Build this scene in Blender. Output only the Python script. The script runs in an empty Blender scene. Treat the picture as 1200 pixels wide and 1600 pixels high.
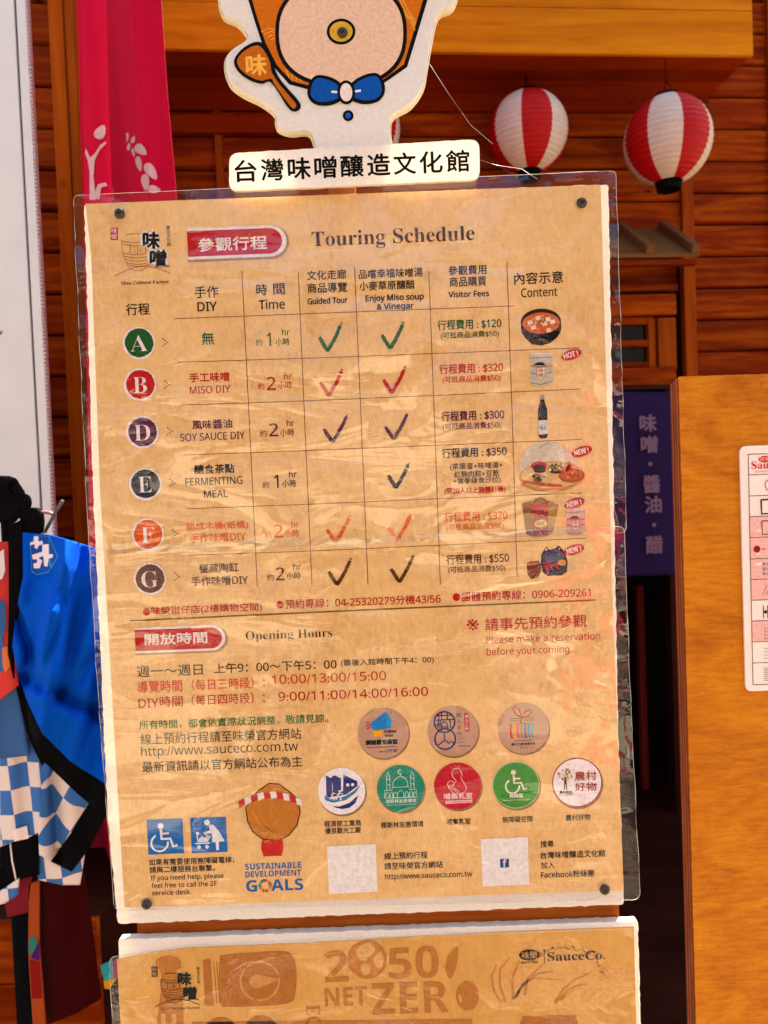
import bpy, bmesh, math, random
from mathutils import Vector, Matrix
from mathutils.geometry import delaunay_2d_cdt
random.seed(7)
PI = math.pi
sc = bpy.context.scene
COL = sc.collection

# ---------------------------------------------------------------- camera
F = 1200.0                                   # focal length in photo pixels (photo 1200 x 1600)
CAM = Vector((0.0354, -0.8998, 1.5224))
fwd = Vector((-0.0045, 0.99955, -0.0303)).normalized()
upv = Vector((0.0385, 0.0305, 0.9988))
rgt = fwd.cross(upv).normalized()
upv = rgt.cross(fwd).normalized()
cd = bpy.data.cameras.new('camera')
cam = bpy.data.objects.new('camera', cd); COL.objects.link(cam)
M = Matrix((rgt, upv, -fwd)).transposed().to_4x4(); M.translation = CAM
cam.matrix_world = M
cd.sensor_fit = 'VERTICAL'; cd.sensor_height = 36.0; cd.lens = 36.0 * F / 1600.0
cd.clip_start = 0.02; cd.clip_end = 400
cd.dof.use_dof = True; cd.dof.focus_distance = 0.90; cd.dof.aperture_fstop = 8.5
sc.camera = cam

# ---------------------------------------------------------------- sky and sun
SUN_EL, SUN_AZ = math.radians(60), math.radians(28)     # sun behind the timber house, a little to the right
w = bpy.data.worlds.new('World'); sc.world = w; w.use_nodes = True
wn = w.node_tree
sky = wn.nodes.new('ShaderNodeTexSky'); sky.sky_type = 'NISHITA'; sky.sun_disc = False
sky.sun_elevation = SUN_EL; sky.sun_rotation = SUN_AZ
sky.dust_density = 3.0
wn.links.new(sky.outputs[0], wn.nodes['Background'].inputs[0])
wn.nodes['Background'].inputs[1].default_value = 0.10
sd = bpy.data.lights.new('sun', 'SUN'); sd.energy = 4.4; sd.angle = math.radians(0.5); sd.color = (1, 0.92, 0.80)
so = bpy.data.objects.new('sun', sd); COL.objects.link(so)
sdir = Vector((math.sin(SUN_AZ) * math.cos(SUN_EL), math.cos(SUN_AZ) * math.cos(SUN_EL), math.sin(SUN_EL)))
so.rotation_euler = sdir.to_track_quat('Z', 'Y').to_euler()
so.location = (2, 3, 6)
sc.view_settings.view_transform = 'Standard'; sc.view_settings.look = 'None'
sc.view_settings.exposure = 2.45; sc.view_settings.gamma = 1.0
sc.cycles.max_bounces = 8; sc.cycles.diffuse_bounces = 4; sc.cycles.transparent_max_bounces = 12
sc.cycles.caustics_reflective = False; sc.cycles.caustics_refractive = False

# ---------------------------------------------------------------- small helpers
def to_photo(p):
    q = p - CAM; t = q.dot(fwd); return (600 + F * q.dot(rgt) / t, 800 - F * q.dot(upv) / t)
class Frame:
    """A vertical working plane in the place: origin, turned about z. uv() finds where a sight line meets it."""
    def __init__(s, depth, yaw=0.0, px=600):
        o = CAM + (fwd + rgt * ((px - 600) / F)) * depth
        s.o = Vector((o.x, o.y, 0)); s.yaw = math.radians(yaw)
        s.ax = Vector((math.cos(s.yaw), math.sin(s.yaw), 0)); s.n = Vector((-s.ax.y, s.ax.x, 0))
    def uv(s, px, py, d=0.0):
        r = fwd + rgt * ((px - 600) / F) - upv * ((py - 800) / F)
        t = (d - (CAM - s.o).dot(s.n)) / r.dot(s.n)
        p = CAM + r * t - s.o
        return (p.dot(s.ax), p.z)
    def pt(s, u, d, z): return s.o + s.ax * u + s.n * d + Vector((0, 0, z))
    def shift(s, u, z, d0, d1):
        """where the sight line through (u,z) at depth d0 meets depth d1"""
        return s.uv(*to_photo(s.pt(u, d0, z)), d=d1)
    def sc(s, px=600, py=800, d=0.0):
        a = s.uv(px, py, d); b = s.uv(px + 10, py, d)
        return abs(b[0] - a[0]) / 10
SIGN = Frame(1.0); SIGN.o = Vector((0, 0, 0))

def srgb(r, g, b):
    return tuple(((c / 255 / 12.92) if c / 255 <= 0.04045 else ((c / 255 + 0.055) / 1.055) ** 2.4) for c in (r, g, b)) + (1,)

def newmat(name):
    m = bpy.data.materials.new(name); m.use_nodes = True
    return m, m.node_tree, m.node_tree.nodes['Principled BSDF']
def N(nt, t, **k):
    n = nt.nodes.new(t)
    for a, b in k.items():
        if a[0] == '_': n.inputs[int(a[1:])].default_value = b
        else: setattr(n, a, b)
    return n
def L(nt, a, b): nt.links.new(a, b)
def ramp(nt, fac, stops):
    r = nt.nodes.new('ShaderNodeValToRGB'); e = r.color_ramp.elements
    e[0].position, e[0].color = stops[0]; e[1].position, e[1].color = stops[1]
    for p, c in stops[2:]:
        q = e.new(p); q.color = c
    L(nt, fac, r.inputs[0]); return r.outputs[0]
def mixc(nt, fac, a, b, mode='MIX'):
    m = nt.nodes.new('ShaderNodeMix'); m.data_type = 'RGBA'; m.blend_type = mode
    for i, v in ((0, fac), (6, a), (7, b)):
        if hasattr(v, 'is_linked'): L(nt, v, m.inputs[i])
        else: m.inputs[i].default_value = v
    return m.outputs[2]
def math_(nt, op, a, b=0.0):
    m = nt.nodes.new('ShaderNodeMath'); m.operation = op
    for i, v in ((0, a), (1, b)):
        if hasattr(v, 'is_linked'): L(nt, v, m.inputs[i])
        else: m.inputs[i].default_value = v
    return m.outputs[0]
def coords(nt, scale=(1, 1, 1), rot=(0, 0, 0), rand=False):
    tc = nt.nodes.new('ShaderNodeTexCoord'); mp = nt.nodes.new('ShaderNodeMapping')
    mp.inputs['Scale'].default_value = scale; mp.inputs['Rotation'].default_value = rot
    if rand:
        oi = nt.nodes.new('ShaderNodeObjectInfo'); va = nt.nodes.new('ShaderNodeVectorMath'); va.operation = 'SCALE'
        va.inputs[0].default_value = (13.1, 7.7, 9.3); L(nt, oi.outputs['Random'], va.inputs['Scale'])
        ad = nt.nodes.new('ShaderNodeVectorMath'); ad.operation = 'ADD'
        L(nt, tc.outputs['Object'], ad.inputs[0]); L(nt, va.outputs[0], ad.inputs[1]); L(nt, ad.outputs[0], mp.inputs[0])
    else:
        L(nt, tc.outputs['Object'], mp.inputs[0])
    return mp.outputs[0]
def noise(nt, vec, scale, detail=4, rough=0.5, dist=0.0):
    n = N(nt, 'ShaderNodeTexNoise'); n.inputs['Scale'].default_value = scale; n.inputs['Detail'].default_value = detail
    n.inputs['Roughness'].default_value = rough; n.inputs['Distortion'].default_value = dist
    L(nt, vec, n.inputs['Vector']); return n.outputs[0]
def bump(nt, h, strength, dist, b):
    n = nt.nodes.new('ShaderNodeBump'); n.inputs['Strength'].default_value = strength; n.inputs['Distance'].default_value = dist
    L(nt, h, n.inputs['Height']); L(nt, n.outputs[0], b.inputs['Normal']); return n.outputs[0]

def wood(name, dark, mid, light, vertical=False, rough=0.5, fine=1.0, knots=True, coat=0.0):
    m, nt, b = newmat(name)
    s = (1.5, 6, 13) if not vertical else (13, 6, 1.5)
    v = coords(nt, s, rand=True)
    big = noise(nt, coords(nt, tuple(q * .55 for q in s), rand=True), 1.5 * fine, 5, 0.62, 1.6)
    fin = noise(nt, v, 7 * fine, 6, 0.7, 0.3)
    v2 = coords(nt, (0.35, 2, 5) if not vertical else (5, 2, 0.35), rand=True)
    wv = N(nt, 'ShaderNodeTexWave', wave_type='RINGS', rings_direction='Y'); wv.inputs['Scale'].default_value = 1.7 * fine
    wv.inputs['Distortion'].default_value = 7; wv.inputs['Detail'].default_value = 3; L(nt, v2, wv.inputs[0])
    f = math_(nt, 'ADD', math_(nt, 'MULTIPLY', big, 0.70), math_(nt, 'MULTIPLY', fin, 0.26))
    f = math_(nt, 'ADD', f, math_(nt, 'MULTIPLY', wv.outputs['Fac'], 0.06))
    c = ramp(nt, f, [(0.24, dark), (0.74, light), (0.48, mid)])
    if knots:
        vk = coords(nt, (5, 1, 10) if not vertical else (10, 1, 5), rand=True)
        vo = N(nt, 'ShaderNodeTexVoronoi'); vo.inputs['Scale'].default_value = 0.9; L(nt, vk, vo.inputs['Vector'])
        k = ramp(nt, vo.outputs['Distance'], [(0.03, (1, 1, 1, 1)), (0.11, (0, 0, 0, 1))])
        c = mixc(nt, math_(nt, 'MULTIPLY', k, 0.85), c, (dark[0] * 0.35, dark[1] * 0.3, dark[2] * 0.3, 1))
    oi = nt.nodes.new('ShaderNodeObjectInfo')
    hs = nt.nodes.new('ShaderNodeHueSaturation'); hs.inputs['Saturation'].default_value = 1.0
    L(nt, math_(nt, 'ADD', math_(nt, 'MULTIPLY', oi.outputs['Random'], 0.42), 0.8), hs.inputs['Value'])
    L(nt, c, hs.inputs['Color']); L(nt, hs.outputs[0], b.inputs['Base Color'])
    L(nt, ramp(nt, fin, [(0.3, (rough * .8,) * 3 + (1,)), (0.7, (rough * 1.4,) * 3 + (1,))]), b.inputs['Roughness'])
    b.inputs['Coat Weight'].default_value = coat; b.inputs['Coat Roughness'].default_value = 0.25
    b.inputs['Specular IOR Level'].default_value = 0.025
    bump(nt, f, 0.12, 0.002, b)
    return m

def plain(name, col, rough=0.6, spec=0.5, nscale=None, namt=0.15, bmp=None, sheen=0, metal=0, stretch=(1, 1, 1)):
    m, nt, b = newmat(name)
    b.inputs['Roughness'].default_value = rough; b.inputs['Specular IOR Level'].default_value = spec
    b.inputs['Base Color'].default_value = col; b.inputs['Metallic'].default_value = metal
    if sheen: b.inputs['Sheen Weight'].default_value = sheen
    if nscale:
        v = coords(nt, stretch); f = noise(nt, v, nscale, 5, 0.6)
        lo = tuple(c * (1 - namt) for c in col[:3]) + (1,); hi = tuple(min(1, c * (1 + namt)) for c in col[:3]) + (1,)
        L(nt, ramp(nt, f, [(0.3, lo), (0.7, hi)]), b.inputs['Base Color'])
        if bmp: bump(nt, f, bmp, 0.001, b)
    return m

INK = {}
def ink(r, g, b):
    k = (r, g, b)
    if k not in INK:
        m, nt, bs = newmat('ink_%02x%02x%02x' % k)
        c = tuple(max(0.002, q * 0.92 - 0.010) for q in srgb(r, g, b)[:3]) + (1,); v = coords(nt); f = noise(nt, v, 240, 2, 0.6)
        L(nt, ramp(nt, f, [(0.3, tuple(x * .85 for x in c[:3]) + (1,)), (0.7, tuple(min(1, x * 1.08 + .004) for x in c[:3]) + (1,))]), bs.inputs['Base Color'])
        bs.inputs['Roughness'].default_value = 0.6; bs.inputs['Specular IOR Level'].default_value = 0.05
        INK[k] = m
    return INK[k]

def mesh_obj(name, verts, faces, mats, parent=None, midx=None, smooth=False):
    me = bpy.data.meshes.new(name); me.from_pydata(verts, [], faces)
    for m in (mats if isinstance(mats, (list, tuple)) else [mats]): me.materials.append(m)
    if midx: me.polygons.foreach_set('material_index', midx)
    if smooth: me.polygons.foreach_set('use_smooth', [True] * len(me.polygons))
    me.update()
    o = bpy.data.objects.new(name, me); COL.objects.link(o)
    if parent: o.parent = parent
    return o
def bm_obj(name, bm, mats, parent=None, smooth=False, bevel=0, seg=2):
    me = bpy.data.meshes.new(name); bm.to_mesh(me); bm.free()
    for m in (mats if isinstance(mats, (list, tuple)) else [mats]): me.materials.append(m)
    if smooth: me.polygons.foreach_set('use_smooth', [True] * len(me.polygons))
    o = bpy.data.objects.new(name, me); COL.objects.link(o)
    if parent: o.parent = parent
    if bevel:
        bv = o.modifiers.new('bevel', 'BEVEL'); bv.width = bevel; bv.segments = seg; bv.limit_method = 'ANGLE'
    return o
def bxm(bm, x0, x1, y0, y1, z0, z1):
    vs = [bm.verts.new(p) for p in ((x0, y0, z0), (x1, y0, z0), (x1, y1, z0), (x0, y1, z0), (x0, y0, z1), (x1, y0, z1), (x1, y1, z1), (x0, y1, z1))]
    for f in ((0, 1, 5, 4), (1, 2, 6, 5), (2, 3, 7, 6), (3, 0, 4, 7), (4, 5, 6, 7), (3, 2, 1, 0)):
        bm.faces.new([vs[i] for i in f])
def box(name, x0, x1, y0, y1, z0, z1, mat, parent=None, bevel=0):
    bm = bmesh.new(); bxm(bm, min(x0, x1), max(x0, x1), min(y0, y1), max(y0, y1), min(z0, z1), max(z0, z1))
    return bm_obj(name, bm, mat, parent, bevel=bevel)
def tag(o, label=None, cat=None, group=None, kind=None):
    if label: o['label'] = label
    if cat: o['category'] = cat
    if group: o['group'] = group
    if kind: o['kind'] = kind
    return o
def empty(name, loc=(0, 0, 0), rz=0, label=None, cat=None, group=None, kind=None):
    o = bpy.data.objects.new(name, None); COL.objects.link(o); o.location = loc; o.rotation_euler = (0, 0, rz)
    o.empty_display_size = 0.1
    return tag(o, label, cat, group, kind)
def frame_empty(name, fr, **k): return empty(name, fr.o, fr.yaw, **k)

def prism(name, pts, y0, y1, mat, parent=None, bevel=0, smooth=False, sidemat=None):
    """closed solid from an outline (x,z) between y0 (front) and y1 (back)"""
    bm = bmesh.new(); n = len(pts)
    a = [bm.verts.new((p[0], y0, p[1])) for p in pts]; b = [bm.verts.new((p[0], y1, p[1])) for p in pts]
    f0 = bm.faces.new(a); f1 = bm.faces.new(b[::-1])
    for i in range(n):
        f = bm.faces.new((a[i], b[i], b[(i + 1) % n], a[(i + 1) % n]))
        if sidemat: f.material_index = 1
    bmesh.ops.recalc_face_normals(bm, faces=bm.faces)
    return bm_obj(name, bm, [mat, sidemat] if sidemat else mat, parent, smooth=smooth, bevel=bevel)

def tube(name, pts, r, mat, parent=None, n=8, radii=None):
    bm = bmesh.new(); rings = []
    for i, p in enumerate(pts):
        p = Vector(p)
        d = (Vector(pts[min(i + 1, len(pts) - 1)]) - Vector(pts[max(i - 1, 0)])).normalized()
        a = d.orthogonal().normalized(); b = d.cross(a); rr = radii[i] if radii else r
        rings.append([bm.verts.new(p + (a * math.cos(2 * PI * k / n) + b * math.sin(2 * PI * k / n)) * rr) for k in range(n)])
    for i in range(len(rings) - 1):
        # match ring starts
        A, B = rings[i], rings[i + 1]
        s = min(range(n), key=lambda q: (B[q].co - A[0].co).length)
        B = B[s:] + B[:s]; rings[i + 1] = B
        for k in range(n): bm.faces.new((A[k], A[(k + 1) % n], B[(k + 1) % n], B[k]))
    bm.faces.new(rings[0][::-1]); bm.faces.new(rings[-1])
    bmesh.ops.recalc_face_normals(bm, faces=bm.faces)
    return bm_obj(name, bm, mat, parent, smooth=True)

# ---------------------------------------------------------------- printed matter
_gc = {}
def math_font(s, style):
    out = ''
    base = {'serif': (0x1D400, 0x1D41A, 0x1D7CE), 'sans': (0x1D5A0, 0x1D5BA, 0x1D7E2), 'sansb': (0x1D5D4, 0x1D5EE, 0x1D7EC)}.get(style)
    if not base: return s
    for ch in s:
        if 'A' <= ch <= 'Z': out += chr(base[0] + ord(ch) - 65)
        elif 'a' <= ch <= 'z': out += chr(base[1] + ord(ch) - 97)
        elif '0' <= ch <= '9': out += chr(base[2] + ord(ch) - 48)
        else: out += ch
    return out
def glyphs(s, style='sans', space=1.0, off=0.0):
    k = (s, style, space, off)
    if k in _gc: return _gc[k]
    c = bpy.data.curves.new('t', 'FONT'); c.body = math_font(s, style); c.size = 1; c.space_character = space; c.offset = off
    c.resolution_u = 3
    o = bpy.data.objects.new('t', c); COL.objects.link(o); bpy.context.view_layer.update()
    me = o.to_mesh(); vs = [(v.co.x, v.co.y) for v in me.vertices]; fs = [tuple(p.vertices) for p in me.polygons]
    o.to_mesh_clear(); bpy.data.objects.remove(o); bpy.data.curves.remove(c)
    _gc[k] = (vs, fs); return _gc[k]

class Sheet:
    """flat print on a frame: every call adds to the current part; flush() makes the part's mesh"""
    def __init__(s, fr, y, parent): s.fr, s.y, s.parent = fr, y, parent; s.reset()
    def reset(s): s.v, s.f, s.m, s.mats, s.l = [], [], [], [], 0.0
    def mi(s, col):
        m = ink(*col) if isinstance(col, tuple) else col
        if m not in s.mats: s.mats.append(m)
        return s.mats.index(m)
    def yy(s, lay): return s.y - 0.00012 * lay
    def poly(s, pts, col, lay=1, px=True):
        """a filled outline, given where it stands in the photo, laid on the sheet"""
        if px: pts = [s.fr.uv(*p, d=s.y) for p in pts]
        vs = [Vector(p) for p in pts]
        res = delaunay_2d_cdt(vs, [], [list(range(len(vs)))], 1, 1e-7)
        o = len(s.v); s.v += [(p.x, s.yy(lay), p.y) for p in res[0]]
        for f in res[2]: s.f.append(tuple(o + i for i in f)); s.m.append(s.mi(col))
    def line(s, pts, w, col, lay=1, close=False, w2=None):
        P = [Vector(s.fr.uv(*p, d=s.y)) for p in pts]; k = s.fr.sc(*pts[0], d=s.y)
        if close: P.append(P[0].copy())
        n = len(P); A = []
        for i in range(n):
            if close: a, b = P[(i - 1) % (n - 1)], P[(i + 1) % (n - 1)]
            else: a, b = P[max(i - 1, 0)], P[min(i + 1, n - 1)]
            d = (b - a).normalized() if (b - a).length > 1e-9 else Vector((1, 0)); nn = Vector((-d.y, d.x))
            ww = w if w2 is None else w + (w2 - w) * i / (n - 1)
            A.append((P[i] + nn * ww * k / 2, P[i] - nn * ww * k / 2))
        o = len(s.v)
        for a, b in A: s.v += [(a.x, s.yy(lay), a.y), (b.x, s.yy(lay), b.y)]
        for i in range(n - 1):
            s.f.append((o + 2 * i, o + 2 * i + 1, o + 2 * i + 3, o + 2 * i + 2)); s.m.append(s.mi(col))
    def disc(s, cx, cy, rx, col, lay=1, ry=None, rough=0.0, n=40, rot=0.0):
        c = s.fr.uv(cx, cy, d=s.y); k = s.fr.sc(cx, cy, d=s.y); ry = ry or rx; pts = []
        for i in range(n):
            a = 2 * PI * i / n; q = 1 + random.uniform(-rough, rough)
            x, y = rx * k * q * math.cos(a), ry * k * q * math.sin(a)
            pts.append((c[0] + x * math.cos(rot) - y * math.sin(rot), c[1] + x * math.sin(rot) + y * math.cos(rot)))
        s.poly(pts, col, lay, px=False)
    def ring(s, cx, cy, r, w, col, lay=1, a0=0, a1=360, ry=None):
        pts = []; ry = ry or r; full = a1 - a0 >= 360
        for i in range(41 if not full else 40):
            a = math.radians(a0 + (a1 - a0) * i / 40); pts.append((cx + r * math.cos(a), cy - ry * math.sin(a)))
        s.line(pts, w, col, lay, close=full)
    def text(s, t, x0, x1, yb, col, h=None, style='sans', bold=0, lay=1, space=1.0, off=0.0, rot=None, tight=False):
        vs, fs = glyphs(t, style, space, off)
        if not vs: return
        a = s.fr.uv(x0, yb, d=s.y); b = s.fr.uv(x1, yb - (x1 - x0) * 0.0386, d=s.y); k = s.fr.sc(x0, yb, d=s.y)
        mnx = min(v[0] for v in vs); mxx = max(v[0] for v in vs); mny = min(v[1] for v in vs); mxy = max(v[1] for v in vs)
        sx = (b[0] - a[0]) / (mxx - mnx); sy = sx
        cjk = ord(t[0]) > 0x2000 or t[0] in '(+' or tight
        if h: sy = h * k / ((mxy - mny) if cjk else 0.70)
        oy = mny if cjk else 0
        reps = [(0, 0)] if not bold else [(0, 0), (bold, 0), (-bold, 0), (0, bold), (0, -bold)]
        for j, (dx, dy) in enumerate(reps):
            o = len(s.v)
            for v in vs:
                x = (v[0] - mnx) * sx + dx * k; y = (v[1] - oy) * sy + dy * k
                if rot:
                    r = math.radians(rot); x, y = x * math.cos(r) - y * math.sin(r), x * math.sin(r) + y * math.cos(r)
                s.v.append((a[0] + x, s.yy(lay) - 0.00002 * j, a[1] + y))
            mi = s.mi(col)
            for f in fs: s.f.append(tuple(o + i for i in f)); s.m.append(mi)
    def flush(s, name='lettering', label=None, par=None):
        if not s.f: return
        o = mesh_obj(name, s.v, s.f, s.mats, par or s.parent, s.m)
        if label: o['label'] = label
        s.reset(); return o

# ---------------------------------------------------------------- materials
W_WALL = wood('stained_plank', (0.045, 0.003, 0.0003, 1), (0.145, 0.016, 0.0005, 1), (0.32, 0.064, 0.001, 1))
W_WALLV = wood('stained_post', (0.10, 0.012, 0.001, 1), (0.22, 0.038, 0.0015, 1), (0.30, 0.066, 0.002, 1), vertical=True)
W_FASC = wood('pine_fascia', (0.24, 0.045, 0.001, 1), (0.42, 0.125, 0.002, 1), (0.55, 0.21, 0.006, 1), fine=0.8)
W_SOFF = wood('soffit_wood', (0.09, 0.007, 0.0006, 1), (0.15, 0.013, 0.001, 1), (0.22, 0.026, 0.0015, 1))
W_OLD = wood('weathered_wood', (0.065, 0.026, 0.008, 1), (0.11, 0.048, 0.015, 1), (0.16, 0.075, 0.025, 1), knots=False)
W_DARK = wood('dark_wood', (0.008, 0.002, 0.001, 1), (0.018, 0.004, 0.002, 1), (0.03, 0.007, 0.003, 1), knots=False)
W_EASEL = wood('varnished_plywood', (0.15, 0.030, 0.004, 1), (0.26, 0.062, 0.008, 1), (0.34, 0.10, 0.013, 1), knots=False, fine=3)

def plywood_face():
    m, nt, b = newmat('honey_plywood')
    v = coords(nt, (9, 9, 75)); v2 = coords(nt, (1, 1, 2.2)); v3 = coords(nt, (60, 60, 420))
    a = noise(nt, v, 2.6, 7, 0.72, 0.5); c2 = noise(nt, v2, 4.2, 4, 0.6, 1.8); d = noise(nt, v3, 1.7, 2, 0.6)
    f = math_(nt, 'ADD', math_(nt, 'MULTIPLY', a, 0.55), math_(nt, 'MULTIPLY', c2, 0.45))
    c = ramp(nt, f, [(0.30, (0.24, 0.055, 0.001, 1)), (0.70, (0.62, 0.26, 0.008, 1)), (0.5, (0.46, 0.150, 0.003, 1))])
    pores = ramp(nt, d, [(0.30, (1, 1, 1, 1)), (0.40, (0, 0, 0, 1))])
    c = mixc(nt, math_(nt, 'MULTIPLY', pores, 0.55), c, (0.12, 0.035, 0.006, 1))
    st = ramp(nt, noise(nt, coords(nt, (2.0, 1, 1.1)), 3.0, 3, 0.5, 1.0), [(0.62, (0, 0, 0, 1)), (0.78, (1, 1, 1, 1))])
    c = mixc(nt, math_(nt, 'MULTIPLY', st, 0.45), c, (0.19, 0.06, 0.006, 1))
    L(nt, c, b.inputs['Base Color']); b.inputs['Roughness'].default_value = 0.55; b.inputs['Specular IOR Level'].default_value = 0.12
    bump(nt, a, 0.35, 0.001, b); return m
W_PLY = plywood_face()

def kraft(name, c0, c1, c2, blotch):
    m, nt, b = newmat(name)
    v = coords(nt); big = noise(nt, v, 7, 4, 0.6, 0.6); fib = noise(nt, coords(nt, (2.0, 1, 1)), 95, 5, 0.75, 0.4); med = noise(nt, v, 38, 4, 0.7, 0.4)
    f = math_(nt, 'ADD', math_(nt, 'MULTIPLY', fib, 0.42), math_(nt, 'MULTIPLY', med, 0.34))
    f = math_(nt, 'ADD', f, math_(nt, 'MULTIPLY', big, 0.26))
    c = ramp(nt, f, [(0.28, c0), (0.72, c2), (0.5, c1)])
    s1 = ramp(nt, noise(nt, v, 11, 3, 0.6, 1.2), [(0.60, (0, 0, 0, 1)), (0.72, (1, 1, 1, 1))])
    c = mixc(nt, math_(nt, 'MULTIPLY', s1, 0.24), c, blotch)
    L(nt, c, b.inputs['Base Color']); b.inputs['Roughness'].default_value = 0.65; b.inputs['Specular IOR Level'].default_value = 0.2
    return m
PAPER = kraft('aged_kraft_print', srgb(184, 140, 82), srgb(222, 180, 116), srgb(240, 204, 144), srgb(206, 158, 76))
PAPER2 = kraft('brown_kraft_print', srgb(184, 130, 58), srgb(206, 156, 76), srgb(220, 174, 94), srgb(208, 150, 72))
FOAM = plain('foam_board', (0.88, 0.85, 0.78, 1), 0.9, 0.1, 260, 0.10, 0.5)
def see_through(m, amt):
    nt = m.node_tree; b = nt.nodes['Principled BSDF']; t = nt.nodes.new('ShaderNodeBsdfTranslucent'); t.inputs[0].default_value = (1.0, 0.93, 0.76, 1)
    x = nt.nodes.new('ShaderNodeMixShader'); x.inputs[0].default_value = amt
    nt.links.new(b.outputs[0], x.inputs[1]); nt.links.new(t.outputs[0], x.inputs[2]); nt.links.new(x.outputs[0], nt.nodes['Material Output'].inputs['Surface'])
see_through(FOAM, 0.35)
FOAM_SIDE = plain('foam_cut_edge', (0.70, 0.64, 0.50, 1), 0.95, 0.1, 160, 0.2, 0.8, stretch=(1, 8, 1))
WHITE_PVC = plain('white_pvc', (0.66, 0.65, 0.60, 1), 0.5, 0.25, 6, 0.05)
BLACK = plain('black_plastic', (0.003, 0.003, 0.003, 1), 0.7, 0.03, 80, 0.3)
DARKM = plain('dark_gap', (0.02, 0.022, 0.02, 1), 0.7)
SCREWM = plain('blackened_screw', (0.055, 0.042, 0.030, 1), 0.38, 0.5, 700, 0.5, 0.3, metal=0.7)

def film_mat(name, tint, a_b=1.0, dens=1.0):
    m = bpy.data.materials.new(name); m.use_nodes = True; nt = m.node_tree
    nt.nodes.remove(nt.nodes['Principled BSDF']); out = nt.nodes['Material Output']
    tr = nt.nodes.new('ShaderNodeBsdfTransparent'); tr.inputs[0].default_value = tint
    gl = nt.nodes.new('ShaderNodeBsdfGlossy'); gl.inputs['Roughness'].default_value = 0.05
    mx = nt.nodes.new('ShaderNodeMixShader'); lw = nt.nodes.new('ShaderNodeLayerWeight'); lw.inputs[0].default_value = 0.5
    v = coords(nt, (1, 1, 2.6)); vv = coords(nt, (1, 1, 1.3))
    mask = ramp(nt, noise(nt, coords(nt, (1, 1, 2.4)), 6.5, 3, 0.55, 1.4), [(0.50, (0, 0, 0, 1)), (0.66, (1, 1, 1, 1))])
    wr = math_(nt, 'ADD', math_(nt, 'MULTIPLY', noise(nt, v, 36, 3, 0.6, 2.5), 0.30), math_(nt, 'MULTIPLY', noise(nt, vv, 190, 2, 0.6, 1.0), 0.045))
    h = math_(nt, 'ADD', math_(nt, 'MULTIPLY', noise(nt, v, 6, 2, 0.4, 1.2), 0.30), math_(nt, 'MULTIPLY', wr, mask))
    bp = nt.nodes.new('ShaderNodeBump'); bp.inputs['Strength'].default_value = 1.0; bp.inputs['Distance'].default_value = 0.0095 * a_b
    L(nt, h, bp.inputs['Height']); L(nt, bp.outputs[0], gl.inputs['Normal']); L(nt, bp.outputs[0], lw.inputs['Normal'])
    fr = math_(nt, 'ADD', math_(nt, 'MULTIPLY', math_(nt, 'POWER', lw.outputs['Facing'], 4.0), 0.8), 0.058)
    L(nt, fr, mx.inputs[0]); L(nt, tr.outputs[0], mx.inputs[1]); L(nt, gl.outputs[0], mx.inputs[2])
    L(nt, mx.outputs[0], out.inputs['Surface']); return m
FILM = film_mat('laminate_film', (0.97, 0.96, 0.95, 1), 1.0)
FILM_EDGE = plain('sealed_film_edge', (0.62, 0.55, 0.48, 1), 0.25, 0.6)

# ================================================================ SETTING
BACK = Frame(3.2, 5.3, 900)       # timber house wall
LEFT = Frame(2.46, 10.0, 70)      # nearer wall bay on the left
def uvb(px, py, d=0.0): return BACK.uv(px, py, d)

gmat, nt, b = newmat('paving_ground')
v = coords(nt); f = noise(nt, v, 3, 6, 0.6)
br = N(nt, 'ShaderNodeTexBrick'); br.inputs['Scale'].default_value = 1.6; br.inputs['Color1'].default_value = (0.20, 0.14, 0.09, 1)
br.inputs['Color2'].default_value = (0.62, 0.46, 0.30, 1); br.inputs['Mortar'].default_value = (0.2, 0.17, 0.13, 1); br.inputs['Mortar Size'].default_value = 0.012
L(nt, v, br.inputs['Vector']); L(nt, mixc(nt, 0.4, br.outputs[0], ramp(nt, f, [(0.4, (0.16, 0.11, 0.07, 1)), (0.62, (0.68, 0.50, 0.32, 1))])), b.inputs['Base Color'])
b.inputs['Roughness'].default_value = 0.8
g = mesh_obj('ground', [(-60, -60, 0), (60, -60, 0), (60, 60, 0), (-60, 60, 0)], [(0, 1, 2, 3)], gmat); tag(g, kind='structure')
dark_strip = mesh_obj('dark_lane_strip', [(-30, -4.1, 0.004), (30, -4.1, 0.004), (30, -1.15, 0.004), (-30, -1.15, 0.004)], [(0, 1, 2, 3)], plain('dark_lane', (0.035, 0.032, 0.030, 1), 0.85, 0.15, 40, 0.4, 0.4)); tag(dark_strip, kind='structure')  # dark strip added behind the camera to darken the film's lower reflections
deck = box('timber_deck_floor', -3.4, 3.4, 0.9, 5.6, 0.004, 0.10, W_DARK); tag(deck, kind='structure')

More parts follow.
